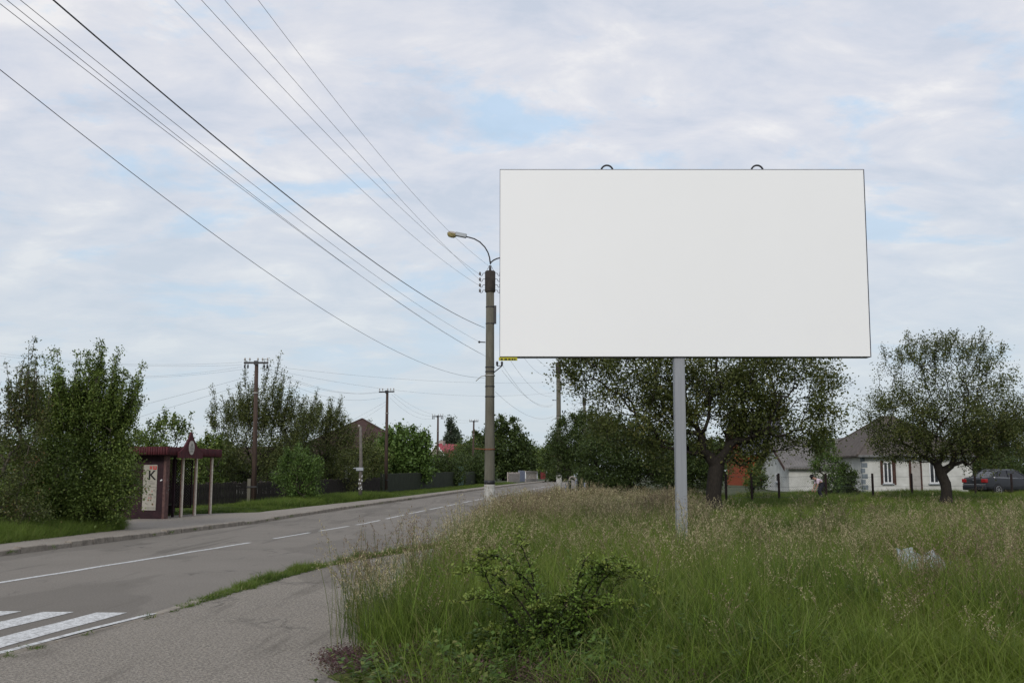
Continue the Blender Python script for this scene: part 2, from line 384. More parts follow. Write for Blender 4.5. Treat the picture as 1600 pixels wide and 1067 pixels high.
for k_ in range(10):
    xr = -4.58 - .675 * k_
    mb.add(*mark(8.1, 12.5 + .06 * k_, lambda y, xr=xr: xr - .18 + (y - 12.5) * .098, .37))
tag(mb.build('crossing_marking', M_PAINT), kind='structure')
mb = MB(); mb.add(*mark(7.6, 11.9, lambda y: ip(RK, y) + .05, .085, .072)); mb.add(*mark(7.6, 11.0, lambda y: ip(RK, y) - .03, .05)); tag(mb.build('edge_marking', M_PAINT), kind='structure')

# ------------------------------------------------------------------ foliage generators
def leaf_quads(P, size, up=.25, asp=.55, rs=rng):
    n = len(P); d = rs.normal(size=(n, 3)); d /= np.linalg.norm(d, axis=1)[:, None]
    nn = rs.normal(size=(n, 3)); nn[:, 2] = np.abs(nn[:, 2]) + up * 2; b = np.cross(nn, d); b /= np.linalg.norm(b, axis=1)[:, None] + 1e-9
    nn = np.cross(d, b); s = size * rs.uniform(.6, 1.3, (n, 1)); w_ = s * asp
    V = np.stack([P - d * s * .5, P + b * w_ * .5 + nn * s * .10, P + d * s * .5, P - b * w_ * .5 + nn * s * .10], 1).reshape(-1, 3)
    return V, np.arange(4 * n).reshape(n, 4)
def tubes(A, B, ra, rb, k):
    d = B - A; ln = np.linalg.norm(d, axis=1)[:, None] + 1e-9; d = d / ln; ref = np.where(np.abs(d[:, 2:3]) > .9, np.array([[1., 0, 0]]), np.array([[0, 0, 1.]]))
    a = np.cross(d, ref); a /= np.linalg.norm(a, axis=1)[:, None] + 1e-9; b = np.cross(d, a)
    t = np.arange(k) * 2 * np.pi / k; ring = a[:, None] * np.cos(t)[None, :, None] + b[:, None] * np.sin(t)[None, :, None]
    B2 = B + d * rb[:, None] * .35
    V = np.concatenate([A[:, None] + ring * ra[:, None, None], B2[:, None] + ring * rb[:, None, None]], 1).reshape(-1, 3)
    j = np.arange(k); base = np.arange(len(A))[:, None] * 2 * k
    Fq = np.stack([base + j, base + (j + 1) % k, base + k + (j + 1) % k, base + k + j], -1).reshape(-1, 4)
    return V, Fq
def tree(name, label, px, Y, blobs, leafm, barkm=None, n=350, leaves=9000, leaf=.12, R0=.15, trunk=None, trunk_h=None, spread=.28, bf=.25,
         shoots=0, shoot_len=.7, stems=1, depth=.8, group=None, cat='tree', seed=1, up=.25, clump=.5, arch=.10, lean=0.0, asp=.55, edge=1.0, shootup=1.2, lowb=.9, shw=.3):
    """blobs: (px, py, rx, ry[, weight]) in photo pixels at distance Y, turned to metres here; a real crown volume round the trunk"""
    rs = np.random.default_rng(seed * 77 + 5); base = gp(px, Y); base.z = float(GF(base.x, Y)); b0 = np.array(base)
    E = []
    for bl in blobs:
        c = at(bl[0], bl[1], Y); E.append((np.array(c) - b0, 1.12 * np.array([pxm(bl[2], Y), pxm(bl[2], Y) * depth, pxm(bl[3], Y)]), bl[4] if len(bl) > 4 else 1.0))
    vol = np.array([e[1].prod() ** .8 * e[2] for e in E]); vol /= vol.sum(); pts = []
    for e, fr in zip(E, vol):
        m = int(n * fr) + 4; d = rs.normal(size=(m, 3)); d /= np.linalg.norm(d, axis=1)[:, None]; r_ = rs.uniform(.15, 1, m) ** (.45)
        r_ *= (1 + .22 * np.array([mnoise.noise(Vector(q) * 2.2 + Vector((seed, 0, 0))) for q in d]) * edge + rs.normal(size=m) * .05 * edge)
        pts.append(e[0] + d * r_[:, None] * e[1])
    pts = np.concatenate(pts); pts = pts[pts[:, 2] > .15]
    # clumping: drop points where a noise field is low, so that gaps open in the crown
    nzv = np.array([mnoise.noise(Vector(p) * (1.6 / max(.6, E[0][1][0] * .45)) + Vector((seed * 3.1, 5, 1))) for p in pts]); pts = pts[nzv > np.quantile(nzv, clump * .45)]
    th = trunk_h if trunk_h is not None else max(.3, pts[:, 2].min() + .3)
    nodes = []; par = []; plen = []
    for s in range(stems):
        a = 2 * np.pi * s / max(1, stems) + seed; o = np.array([math.cos(a), math.sin(a), 0]) * (0 if stems == 1 else .12 + .1 * stems * .3); m = max(3, int(th / .35))
        for i_ in range(m + 1):
            t = i_ / m; p = o * (1 + t * 2.2) + np.array([lean * t * t + .04 * math.sin(3 * t + seed), .03 * math.cos(4 * t), th * t])
            nodes.append(p); par.append(-1 if i_ == 0 else len(nodes) - 2); plen.append(th * t)
    ctr = np.array([0, 0, th]); order = np.argsort(np.linalg.norm(pts - ctr, axis=1))
    step = max(.18, np.linalg.norm(pts - ctr, axis=1).max() / 12)
    NA = np.zeros((len(nodes) + len(pts) * 16 + shoots * 8, 3)); PL = np.zeros(len(NA)); c = len(nodes); NA[:c] = nodes; PL[:c] = plen; ok0 = [i_ for i_ in range(c) if NA[i_, 2] < th * .45]
    tips = []; PLm = PL.copy()
    for p in pts[order]:
        d = np.linalg.norm(NA[:c] - p, axis=1); cost = d + bf * PL[:c] + .5 * np.maximum(0, NA[:c, 2] - p[2]); cost[ok0] += 50 if stems == 1 else 3
        j = int(cost.argmin()); dd = d[j]; k = max(1, int(math.ceil(dd / step))); a = NA[j].copy(); last = j
        side = rs.normal(size=3) * .045 * dd
        for q in range(1, k + 1):
            t = q / k; pos = a * (1 - t) + p * t + (side + np.array([0, 0, arch * dd])) * math.sin(math.pi * t) + (rs.normal(size=3) * .02 * dd if q < k else 0)
            NA[c] = pos; PL[c] = PL[last] + dd / k; par.append(last); last = c; c += 1
        tips.append(last)
    outer = sorted(tips, key=lambda q: -np.linalg.norm((NA[q] - ctr) * np.array([1, 1, 1.3])))[:max(1, shoots * 2)] if shoots else []
    shn = []
    for s in range(shoots):
        j = outer[rs.integers(len(outer))]; dirn = NA[j] - ctr * np.array([1, 1, .6]); dirn /= np.linalg.norm(dirn) + 1e-9; dirn = dirn + np.array([0, 0, shootup]) + rs.normal(size=3) * .25; dirn /= np.linalg.norm(dirn)
        ln_ = shoot_len * rs.uniform(.4, 1.15); last = j
        for q in range(1, 6):
            NA[c] = NA[j] + dirn * ln_ * q / 5 + rs.normal(size=3) * .012; par.append(last); last = c; shn.append(c); c += 1
        tips.append(last)
    NA = NA[:c]; par = np.array(par); W = np.zeros(c)
    for t in tips: W[t] += 1
    for i_ in range(c - 1, -1, -1):
        if par[i_] >= 0: W[par[i_]] += W[i_]
    W = np.maximum(W, .5); Wm = W[[i_ for i_ in range(c) if par[i_] < 0]].max(); rad = np.maximum(R0 * (W / Wm) ** .60, min(.006 + .0001 * Y, R0 * .3) * .9)
    flare = np.where((NA[:, 2] < .6) & (W > Wm * .2), 1 + .45 * (1 - NA[:, 2] / .6) ** 2, 1.0); rad = rad * flare
    e = np.where(par >= 0)[0]; A = NA[par[e]]; B = NA[e]; rb = rad[e]; ra = np.minimum(rad[par[e]], rb * 1.45)
    root = empty(name, base, label, cat, group)
    big = rb > R0 * .22; V1, F1 = tubes(A[big], B[big], ra[big], rb[big], 9); V2, F2 = tubes(A[~big], B[~big], ra[~big], rb[~big], 4)
    npmesh('trunk', np.concatenate([V1, V2]), np.concatenate([F1, F2 + len(V1)]), barkm or M_BARK, root, smooth=True)
    tw = np.where(W <= 4.5)[0]; tw = tw[NA[tw, 2] > th * .5]
    if len(shn): tw = np.concatenate([tw, shn])
    # leaves in clusters along the last twigs
    zt_ = NA[tw, 2]; zr_ = (zt_ - zt_.min()) / (np.ptp(zt_) + 1e-6); wgt = rs.uniform(.2, 1.8, len(tw)) * (1.5 - lowb * zr_) * np.where(np.isin(tw, shn), shw, 1.0); wgt /= wgt.sum(); idx = rs.choice(len(tw), leaves, p=wgt)
    P = NA[tw[idx]] + rs.normal(size=(leaves, 3)) * spread * np.where(np.isin(tw[idx], shn), .38, 1.0)[:, None]
    P = P[P[:, 2] > .05]
    cl_v = rs.uniform(0, 1, len(tw))[idx][:len(P)] if len(P) == leaves else rs.uniform(0, 1, len(P))
    V, Fq = leaf_quads(P, leaf, up, asp, rs)
    npmesh('crown', V, Fq, leafm, root, {'v': np.clip(.55 * cl_v + .45 * rs.uniform(0, 1, len(P)) + (rs.uniform(0, 1, len(P)) > .93) * .2, 0, 1)})
    return root
L_WAL = leafmat('walnut_leaves', (.024, .036, .009), (.10, .115, .03), (.17, .15, .05))
L_OLV = leafmat('olive_leaves', (.032, .043, .012), (.115, .135, .04), (.18, .17, .06))
L_MID = leafmat('mid_green_leaves', (.03, .055, .010), (.14, .195, .04), (.25, .28, .085))
L_BRI = leafmat('bright_green_leaves', (.035, .07, .014), (.11, .18, .04), (.18, .25, .07))
L_DRK = leafmat('dark_green_leaves', (.014, .027, .008), (.066, .098, .026), (.11, .135, .036))
L_PLU = leafmat('plum_leaves', (.035, .042, .014), (.10, .12, .035), (.19, .11, .055))
L_ROSE = leafmat('rose_leaves', (.04, .075, .014), (.125, .20, .03), (.24, .27, .06))
L_POP = leafmat('poplar_leaves', (.03, .045, .03), (.07, .09, .06))

# ================================================================== BILLBOARD
YB = 16.8
xl, xr = at(779.5, 556, YB).x, at(1359, 556, YB).x; zt, zb = at(1068, 268.5, YB).z, at(1068, 558, YB).z
bbx = at(1064, 700, YB).x
bb = empty('billboard', (bbx, YB, G(bbx, YB)), 'large blank white billboard standing on one grey post in the tall grass', 'billboard')
bb.rotation_euler = (R(1.2), 0, 0); bz = -G(bbx, YB); f = .02; x0, x1 = xl - bbx, xr - bbx; z0, z1 = zb + bz, zt + bz
MB().box(x0 + f, x1 - .02, -.012, .05, z0 + .004, z1 - f * .7).build('panel', M_FACE, bb)
m = MB(); m.box(x0 + .012, x1, .0, .24, z1 - f * .7, z1); m.box(x0 + .012, x1, 0, .24, z0 - .006, z0 + .004); m.box(x0 + .012, x0 + f, 0, .24, z0 + .004, z1 - f * .7); m.box(x1 - .02, x1, 0, .24, z0 + .004, z1 - f * .7)
m.build('frame', M_FRAME, bb)
m = MB()
for i in range(9): xx = x0 + .1 + (x1 - x0 - .2) * i / 8; m.box(xx - .02, xx + .02, .05, .2, z0 + .004, z1 - f * .7)
m.build('back_brace', M_STEEL, bb)
MB().box(x0 + f, x1 - .02, .2, .225, z0 + .004, z1 - f * .7).build('back_sheet', M_STEEL, bb)
pw = pxm(16.5, YB) / 2
m = MB(); m.box(-pw, pw, .03, .03 + 2 * pw, -.2, z0 - .012); m.build('post', M_GREYP, bb, bevel=.008)
MB().box(-.3, .3, -.05, .35, -.06, .06).build('base_plate', M_STEEL, bb)
for px in (948, 1182):
    c = at(px, 264, YB); m = MB(); rr = pxm(9.5, YB); m.tube([(c.x - bbx + rr * math.cos(a), .1, z1 + rr * math.sin(a) - .004) for a in np.linspace(0, math.pi, 13)], .016, 8)
    m.build('lifting_loop', M_BLACK, bb, smooth=True)
ph, pwid = pxm(5, YB), pxm(29, YB)
pl = MB().box(x0, x0 + pwid, -.03, -.015, z0 - ph - .014, z0 - .013).build('yellow_plate', M_YEL, bb); tag(pl, 'narrow yellow owner plate with a line of small dark print')
m = MB()
for a, b in ((.10, .22), (.30, .45), (.51, .63), (.69, .78), (.83, .90)): m.box(x0 + pwid * a, x0 + pwid * b, -.034, -.029, z0 - ph * .88 - .012, z0 - ph * .42 - .012)
m.build('print', M_INK, pl)

# ================================================================== CONCRETE LAMP POLES
def concrete_pole(label, px, Y, full=True):
    b = gp(px, Y); o = empty('concrete_lamp_pole', (b.x, Y, b.z), label, 'utility pole', 'concrete lamp poles along the right side of the road')
    H = at(767, 425, 38).z; s = 38 / 1600
    zz = lambda y: at(767, y, 38).z
    xx = lambda x: (x - 766.5) * s
    MB().lathe([(.195, -.3), (.197, .1), (.19, 1.45), (.172, 3.9), (.160, 6.2), (.152, H - .75)], k=18).build('shaft', M_CONC, o, smooth=True)
    MB().lathe([(.200, -.05), (.201, 1.3)], k=18).build('whitewash_band', M_CONC2, o, smooth=True)
    MB().lathe([(.196, 1.305), (.196, 1.45)], k=18).build('tar_band', M_BLACK, o, smooth=True)
    m = MB(); m.lathe([(.19, H - .8), (.198, H - .78), (.198, H - .03), (.18, H)], k=18); m.build('top_sleeve', M_BLACK if False else simple('dark_sleeve', (.06, .05, .042), (.03, .026, .024), 5, .8), o, smooth=True)
    bands = [(481, .166), (507, .168), (575, .18), (582, .181), (605, .182), (621, .184)] if full else [(481, .166), (507, .168), (582, .181)]
    for y, r_ in bands: MB().lathe([(r_ - .01, zz(y) - .02), (r_, zz(y) - .018), (r_, zz(y) + .018), (r_ - .01, zz(y) + .02)], k=18).build('strap', M_BLACK, o)
    MB().box(.12, .235, -.07, .07, zz(507), zz(479)).build('conduit_box', M_BLACK, o)
    m = MB(); m.lathe([(.2, zz(703) - .025), (.206, zz(703) - .02), (.206, zz(703) + .02), (.2, zz(703) + .025)], k=18); m.tube([(-.19, -.1, zz(703)), (-.55, -.12, zz(702))], .018, 6); m.build('rusty_strap', M_RUST, o)
    m = MB(); m.lathe([(.19, zz(588) - .02), (.197, zz(588)), (.19, zz(588) + .02)], k=18); m.tube([(-.17, -.1, zz(588)), (-.33, -.1, zz(590)), (-.52, -.1, zz(597))], .014, 6); m.build('pale_clamp', M_CONC2, o)
    ins = simple('brown_insulator', (.16, .14, .14), (.08, .07, .07), 12, .3)
    for y in (430, 439, 448, 456.5):
        for sd_ in (-1, 1):
            z = zz(y); h = MB().tube([(sd_ * .17, 0, z + .05), (sd_ * .27, 0, z + .04), (sd_ * .30, 0, z - .04), (sd_ * .35, 0, z - .06), (sd_ * .38, 0, z + .0)], .011, 6).build('hook', M_BLACK, o)
            MB().lathe([(.02, z - .03), (.045, z - .02), (.03, z + .02), (.05, z + .035), (.03, z + .06), (.035, z + .085), (.01, z + .1)], (sd_ * .385, 0, 0), 10).build('insulator', ins, h, smooth=True)
    m = MB(); m.tube([(-.17, 0, zz(536)), (-.42, 0, zz(535.5))], .02, 6); m.lathe([(.02, -.03), (.05, 0), (.03, .05)], (-.40, 0, zz(536)), 8); m.build('side_bracket', M_BLACK, o)
    br = MB(); br.tube([(.16, -.05, zz(583)), (.46, -.1, zz(573))], .02, 6).tube([(.46, -.1, zz(573)), (.26, -.1, zz(573.5))], .014, 6); br = br.build('angled_bracket', M_BLACK, o)
    for xq in (.27, .45): MB().lathe([(.02, 0), (.045, .03), (.03, .08), (.05, .10), (.03, .15), (.01, .17)], (xq, -.1, zz(573)), 10).build('insulator', M_BLACK, br, smooth=True)
    m = MB(); m.tube([(0, 0, H - .05), (0, 0, H + .14), (.0, 0, H + .22)], [.05, .045, .03], 8); m.tube([(-.13, 0, H + .02), (-.03, 0, H + .22)], .008, 5).tube([(.13, 0, H + .02), (.03, 0, H + .22)], .008, 5); m.build('arm_mount', M_BLACK, o)
    def arm(sg, pts, yr):
        P = [(sg * abs(xx(a)) if i else 0, yr * i / 8, zz(bb_)) for i, (a, bb_) in enumerate(pts)]
        a_ = MB().tube(P, .026, 8).build('lamp_arm', M_BLACK, o, smooth=True)
        e = Vector(P[-1]); d = (Vector(P[-1]) - Vector(P[-2])).normalized()
        M = Matrix.Translation(e) @ d.to_track_quat('X', 'Z').to_matrix().to_4x4()
        h = MB().box(-.03, .40, -.085, .085, -.05, .10, M); h = h.build('lamp_housing', M_STEEL, a_, bevel=.02)
        vs = MB(); k = 12; rings = []
        for q, (ra, dz) in enumerate(((.0, -.165), (.10, -.145), (.155, -.08), (.17, .0), (.14, .055), (.05, .085))):
            rings.append([M @ Vector((.52 + ra * 1.15 * math.cos(2 * math.pi * j / k), ra * .8 * math.sin(2 * math.pi * j / k), dz + .01)) for j in range(k)])
        low = [p for r_ in rings[:4] for p in r_]; vs.add(low, [(i * k + j, i * k + (j + 1) % k, (i + 1) * k + (j + 1) % k, (i + 1) * k + j) for i in range(3) for j in range(k)]); vs.build('lamp_glass', M_LG, a_, smooth=True)
        vs = MB(); up_ = [p for r_ in rings[3:] for p in r_]; vs.add(up_, [(i * k + j, i * k + (j + 1) % k, (i + 1) * k + (j + 1) % k, (i + 1) * k + j) for i in range(2) for j in range(k)]); vs.build('lamp_cap', M_PORC, a_, smooth=True)
    arm(-1, [(766.5, 412), (765.5, 404), (763, 396), (758, 387.5), (750, 379.5), (741, 374.5), (732, 372), (727, 371)], .0)
    arm(1, [(766.5, 414), (768, 410.5), (772, 407), (777, 404.5), (785, 402), (795, 400), (805, 399), (812, 398.5)], .3)
    return o
M_LG = M_GLASSL
concrete_pole('nearest concrete lamp pole with a curved lamp arm, left of the billboard', 765, 38)
p2 = concrete_pole('second concrete lamp pole seen below the left part of the billboard', 873.5, 73, False)
def copy_tree(o, parent=None, loc=None, label=None):
    c = o.copy(); COL.objects.link(c); c.parent = parent
    if loc is not None: c.location = loc
    if label: c['label'] = label
    for ch in list(o.children): copy_tree(ch, c)
    return c
b3 = gp(914, 111); copy_tree(p2, None, b3, 'far concrete lamp pole whose two lamp arms rise out of the dark trees')

# ================================================================== WOODEN UTILITY POLES
def wood_pole(label, px, ytop, Y, stub=True, arm_w=1.15, rz=0, lean=0.0, drops=True):
    b = gp(px, Y); H = at(px, ytop, Y).z - b.z; o = empty('wooden_utility_pole', (b.x, Y, b.z), label, 'utility pole', 'wooden utility poles on the left side of the road', rz)
    z0 = .35 if stub else -.2
    MB().tube([(0, 0, z0), (lean * .5, 0, H * .5), (lean, 0, H)], [.125, .108, .085], 12).build('shaft', M_WOODP, o, smooth=True)
    if stub:
        MB().box(-.30, -.14, -.09, .07, -.3, 1.35).build('concrete_stub', M_CONC, o, bevel=.015)
        MB().box(-.32, .14, -.135, .135, .95, 1.02).build('stub_binding', M_BLACK, o)
    ca = MB().box(lean - arm_w / 2, lean + arm_w / 2, -.13, -.07, H - .14, H - .05).build('crossarm', M_WOODP if False else M_BLACK, o)
    MB().box(lean - .1, lean + .1, -.14, -.06, H - .19, H - .0).build('crossarm_bracket', M_BLACK, o)
    for q in (-.46, -.26, .08 / arm_w, .26, .46):
        xq = lean + q * arm_w; m = MB(); m.tube([(xq, -.1, H - .05), (xq, -.1, H + .05)], .012, 6); m.lathe([(.03, H + .03), (.05, H + .04), (.035, H + .08), (.045, H + .10), (.02, H + .14)], (xq, -.1, 0), 10); m.build('insulator', M_PORC, ca, smooth=True)
    if drops:
        for q in (-.46, -.33, .33, .46):
            xq = lean + q * arm_w; MB().lathe([(.02, H - .36), (.045, H - .34), (.035, H - .28), (.05, H - .24), (.02, H - .18), (.012, H - .14)], (xq, -.1, 0), 10).build('hanging_insulator', M_BLACK, ca, smooth=True)
    MB().tube([(lean * .9, 0, H * .78 - .03), (lean * .9, 0, H * .78 + .03)], .125, 12).build('white_band', M_CONC2, o)
    return o
wood_pole('tall dark wooden utility pole beside the bus shelter, tied to a grey concrete stub', 397.5, 564, 48, lean=-.07)
wood_pole('wooden utility pole rising above the brown hipped roof', 603, 610, 69, rz=R(-20), lean=.0, drops=False)
wood_pole('wooden utility pole in front of the small red roof', 683.5, 649, 98, arm_w=1.1, rz=R(-12))
wood_pole('farthest wooden utility pole, just left of the big concrete pole', 738.5, 657, 112, arm_w=1.0, lean=.1, drops=False)
# small concrete post with notices
b = gp(563.5, 57); H = at(563.5, 666, 57).z - b.z
o = empty('notice_post', (b.x, 57, b.z), 'thin grey concrete post covered in torn white notices at the pavement edge', 'post')
MB().tube([(0, 0, -.2), (0, 0, H * .5), (-.06, 0, H)], [.115, .095, .07], 10).build('shaft', M_CONC2 if False else simple('light_concrete', (.17, .155, .135), (.09, .082, .072), 4, .85), o, smooth=True)
MB().box(-.24, .15, -.15, .0, 1.66, 1.84).box(-.40, -.22, -.1, -.06, 1.77, 1.82).build('clamp_box', M_STEEL, o, bevel=.01)
MB().lathe([(.03, H - .05), (.07, H + .02), (.03, H + .08)], (-.14, 0, 0), 8).build('insulator', M_PORC, o)
rr = random.Random(4)
for i in range(11):
    a = rr.uniform(-2.6, -.5); z = rr.uniform(.55, 1.5); rr_ = .120; wd = rr.uniform(.04, .08); hh = rr.uniform(.04, .09)
    m = MB(); vs = [(rr_ * math.cos(a + t * wd / rr_), rr_ * math.sin(a + t * wd / rr_), z + h_) for h_ in (0, hh) for t in (-.5, 0, .5)]
    vs += [(x * 1.03, y_ * 1.03, z_) for x, y_, z_ in vs]; m.add(vs, [(0, 1, 4, 3), (1, 2, 5, 4), (7, 6, 9, 10), (8, 7, 10, 11), (0, 1, 7, 6), (1, 2, 8, 7), (3, 4, 10, 9), (4, 5, 11, 10)]); m.build('notice', M_PVC, o)
b = gp(540.5, 66)
o = empty('short_post', (b.x, 66, b.z), 'short whitish post with a small crossbar behind the picket fence, left of the notice post', 'post')
MB().tube([(0, 0, -.2), (0, 0, 1.9)], .085, 8).build('shaft', M_CONC2, o, smooth=True); MB().box(-.35, .12, -.03, .03, 1.72, 1.8).build('crossbar', M_WOODP, o)

# ================================================================== POWER LINES
def wire(label, A, B, pts, ext0=0, ext1=0, r=.010, group=None, n=40):
    A = np.array(A, float); B = np.array(B, float); d = (B - A); Ln = np.linalg.norm(d); d /= Ln; ss = []; zs = []
    for px, py in pts:
        dx, dy, dz = ray(px, py)      # solve t*(dx,dy) = A + s d
        M = np.array([[dx, -d[0]], [dy, -d[1]]]); t, s = np.linalg.solve(M, A); ss.append(s); zs.append(EYE + dz * t)
    c = np.polyfit(ss, zs, 2); c[0] = max(c[0], 0) if True else c[0]
    if c[0] == 0: c = np.array([0, *np.polyfit(ss, zs, 1)])
    S_ = np.linspace(min(ss) - ext0, max(ss) + ext1, n); P = [(A[0] + d[0] * s, A[1] + d[1] * s, float(np.polyval(c, s))) for s in S_]
    o = MB().tube(P, r * (.55 if r > .016 else .38), 5).build('power_line', M_WIRE, smooth=True)
    return tag(o, label, 'power line', group)
PA = (at(765, 500, 38).x, 38); PBk = (PA[0] - .135 * 40, -2)
FAN = [('power line ending behind the lamp head at the very top of the near concrete pole', [(402, 0), (560, 200), (705, 366), (765, 416)], .010),
       ('power line reaching the second insulator down, crossing its neighbour near the pole', [(352, 0), (523, 200), (712, 400), (749, 438)], .010),
       ('power line reaching the topmost insulator of the near concrete pole', [(315, 0), (500, 200), (712, 400), (749, 429)], .010),
       ('power line with a dark joint reaching the third insulator of the near concrete pole', [(272, 0), (466, 200), (712, 422), (749, 446)], .010),
       ('thick black cable slanting from the top left to the middle of the near concrete pole', [(82, 0), (380, 250), (571, 400), (757, 512)], .017),
       ('thin line just below the thick black cable, ending at the side bracket of the pole', [(30, 0), (380, 275), (543, 400), (751, 535)], .009),
       ('upper one of the two thin lines that touch in mid span below the thick cable', [(11, 0), (345, 267), (522, 400), (772, 563)], .009),
       ('lower one of the two thin lines that touch in mid span below the thick cable', [(0, 8), (345, 268), (520, 401), (758, 556)], .009),
       ('lowest line of the near span, sagging from the left edge to the pale clamp', [(0, 107), (200, 267), (474, 465), (700, 580), (757, 591)], .011)]
for lb, pts, r_ in FAN: wire(lb, PA, PBk, pts, 0, 14, r_)
# dark joints on lines
P1 = (at(397, 700, 48).x, 48.0); P2 = (at(603, 700, 69).x, 69.0); P3 = (at(683.5, 700, 98).x, 98.0); P4 = (at(738.5, 700, 112).x, 112.0); C2 = (at(873.5, 700, 73).x, 73.0); C3 = (b3.x, 111.0)
for i, pts in enumerate(([(0, 552), (100, 563), (378, 566)], [(0, 556), (120, 567), (378, 570)], [(0, 571), (230, 588), (378, 573)], [(0, 577), (230, 590), (378, 577)])):
    wire('faint line running left from the shelter-side wooden pole across the sky', P1, (-45, 47), pts, 0, 12, .009, 'faint lines left of the wooden pole')
for i, pts in enumerate(([(225, 632), (320, 607), (390, 588)], [(232, 647), (320, 620), (392, 598)])):
    wire('slanting service line dropping from the shelter-side wooden pole down to the left trees', P1, (-27, 52), pts, 0, 3, .012, 'slanting service lines')
wire('upper one of the two faint long lines crossing behind the near concrete pole', P1, C2, [(413, 571), (640, 593), (868, 597)], r=.010)
wire('lower one of the two faint long lines crossing behind the near concrete pole', P1, C2, [(413, 575), (640, 612), (868, 613)], r=.010)
for pts in ([(413, 573), (500, 606), (595, 613)], [(413, 576), (500, 608), (595, 611)], [(413, 580), (500, 617), (596, 621)]):
    wire('sagging line between the first and second wooden poles', P1, P2, pts, r=.012, group='lines between the first two wooden poles')
for pts in ([(612, 612), (650, 637), (676, 647)], [(612, 616), (650, 644), (676, 650)], [(610, 622), (650, 651), (676, 654)]):
    wire('sagging line between the second and third wooden poles', P2, P3, pts, r=.012, group='lines between the second and third wooden poles')
for pts in ([(693, 652), (715, 656), (732, 657)], [(692, 655), (715, 660), (732, 660)]):
    wire('short line between the third and farthest wooden poles', P3, P4, pts, r=.014, group='lines between the far wooden poles')
for pts in ([(603, 628), (570, 645), (545, 660)], [(603, 632), (575, 650), (555, 662)]):
    wire('line dropping from the second wooden pole to the brown roof', P2, (at(550, 660, 77).x, 77), pts, r=.011, group='lines down to the brown roof')
for pts, lb in (([(785, 570), (830, 626), (863, 634)], 'low'), ([(784, 578), (820, 618), (864, 632)], 'b'), ([(774, 612), (830, 651), (865, 650)], 'c'), ([(797, 562), (833, 607), (863, 619)], 'd'),
                ([(818, 558), (838, 580), (863, 588)], 'e'), ([(836, 558), (850, 570), (863, 578)], 'f')):
    wire('drooping line between the near concrete pole and the second one, under the billboard', PA, C2, pts, r=.012, group='lines between the two nearer concrete poles')
for pts in ([(880, 598), (895, 622), (908, 632)], [(880, 610), (895, 634), (910, 640)]):
    wire('drooping line from the second concrete pole to the far one', C2, C3, pts, r=.012, group='lines to the far concrete pole')

# ================================================================== BUS SHELTER
sb = at(256, 814, 37.0); sb.z = G(sb.x, 37.0) + .09
SH = empty('bus_shelter', sb, 'maroon bus shelter with scalloped roof, pointed pediment and pale posts on the far pavement', 'bus shelter', rz=math.atan2(3.5, .62))
MB().box(0, .27, 0, .10, 0, 2.34).build('pillar', M_PILLAR, SH, bevel=.006)
ew = MB().box(.02, .10, .103, 1.72, .02, 2.34).build('end_wall', M_MAROON2, SH)
po = MB().box(-.006, .018, .34, .87, .33, 2.0).build('poster', M_POSTER, ew); tag(po, 'tall pale poster with a big black K and small marks')
def textmesh(body, size, mat, parent, M, name='lettering', ext=.003):
    cu = bpy.data.curves.new('t', 'FONT'); cu.body = body; cu.size = size; cu.extrude = ext; cu.offset = size * .012; cu.align_x = 'CENTER'; cu.align_y = 'CENTER'
    to = bpy.data.objects.new('t', cu); COL.objects.link(to); bpy.context.view_layer.update()
    me = bpy.data.meshes.new_from_object(to.evaluated_get(bpy.context.evaluated_depsgraph_get())); bpy.data.objects.remove(to); me.materials.clear(); me.materials.append(mat)
    me.name = name; o = bpy.data.objects.new(name, me); COL.objects.link(o); o.parent = parent; o.matrix_local = M; return o
# text on the -x face: text x axis -> local -y, text y -> z, normal -> -x
Mt = lambda y, z: Matrix.Translation((-.011, y, z)) @ Matrix(((0, 0, -1, 0), (-1, 0, 0, 0), (0, 1, 0, 0), (0, 0, 0, 1)))
textmesh('K', .50, M_INK, po, Mt(.53, 1.60) @ Matrix.Diagonal((.95, 1, 1, 1)))
m = MB(); m.box(-.012, -.005, .36, .39, 1.86, 1.96).box(-.012, -.005, .415, .445, 1.86, 1.96).box(-.012, -.005, .47, .50, 1.86, 1.96).box(-.011, -.005, .36, .50, 1.825, 1.86).box(-.012, -.005, .54, .57, 1.83, 1.96).box(-.012, -.005, .6, .63, 1.83, 1.96).box(-.011, -.005, .57, .6, 1.88, 1.91)
m.build('red_lettering', M_RED, po)
m = MB()
for z, a, b_ in ((1.38, .5, .68), (1.33, .42, .66), (1.29, .42, .6), (.42, .33, .74), (.38, .33, .74), (1.17, .33, .70)): m.box(-.010, -.005, a, b_, z, z + .018)
m.build('small_print', M_GREYPR, po)
rr = random.Random(11)
for i, (mt_, cnt) in enumerate(((M_GREYPR, 9), (M_RED, 7), (M_INK, 3))):
    m = MB()
    for q in range(cnt):
        yc, zc_ = .33 + .44 * rr.random(), .5 + .62 * rr.random(); r0 = .018 + .016 * rr.random()
        P = [(-.008, yc + r0 * math.cos(t), zc_ + r0 * 1.1 * math.sin(t)) for t in np.linspace(0, 2 * math.pi, 9)]; m.tube(P, .005, 4)
    m.build('printed_sign', mt_, po)
m = MB()
for yc, zc_ in ((.155, 1.42), (.19, 1.40)): m.box(-.0, .019, yc - .02, yc + .02, zc_, zc_ + .045)
m.build('sticker', M_PVC, ew)
m = MB()
for xq, zc_ in ((.12, 1.42), (.17, 1.2), (.1, .95), (.2, 1.05)): m.box(xq, xq + .035, -.004, .0, zc_, zc_ + .05)
m.build('sticker', M_GREYPR, SH)
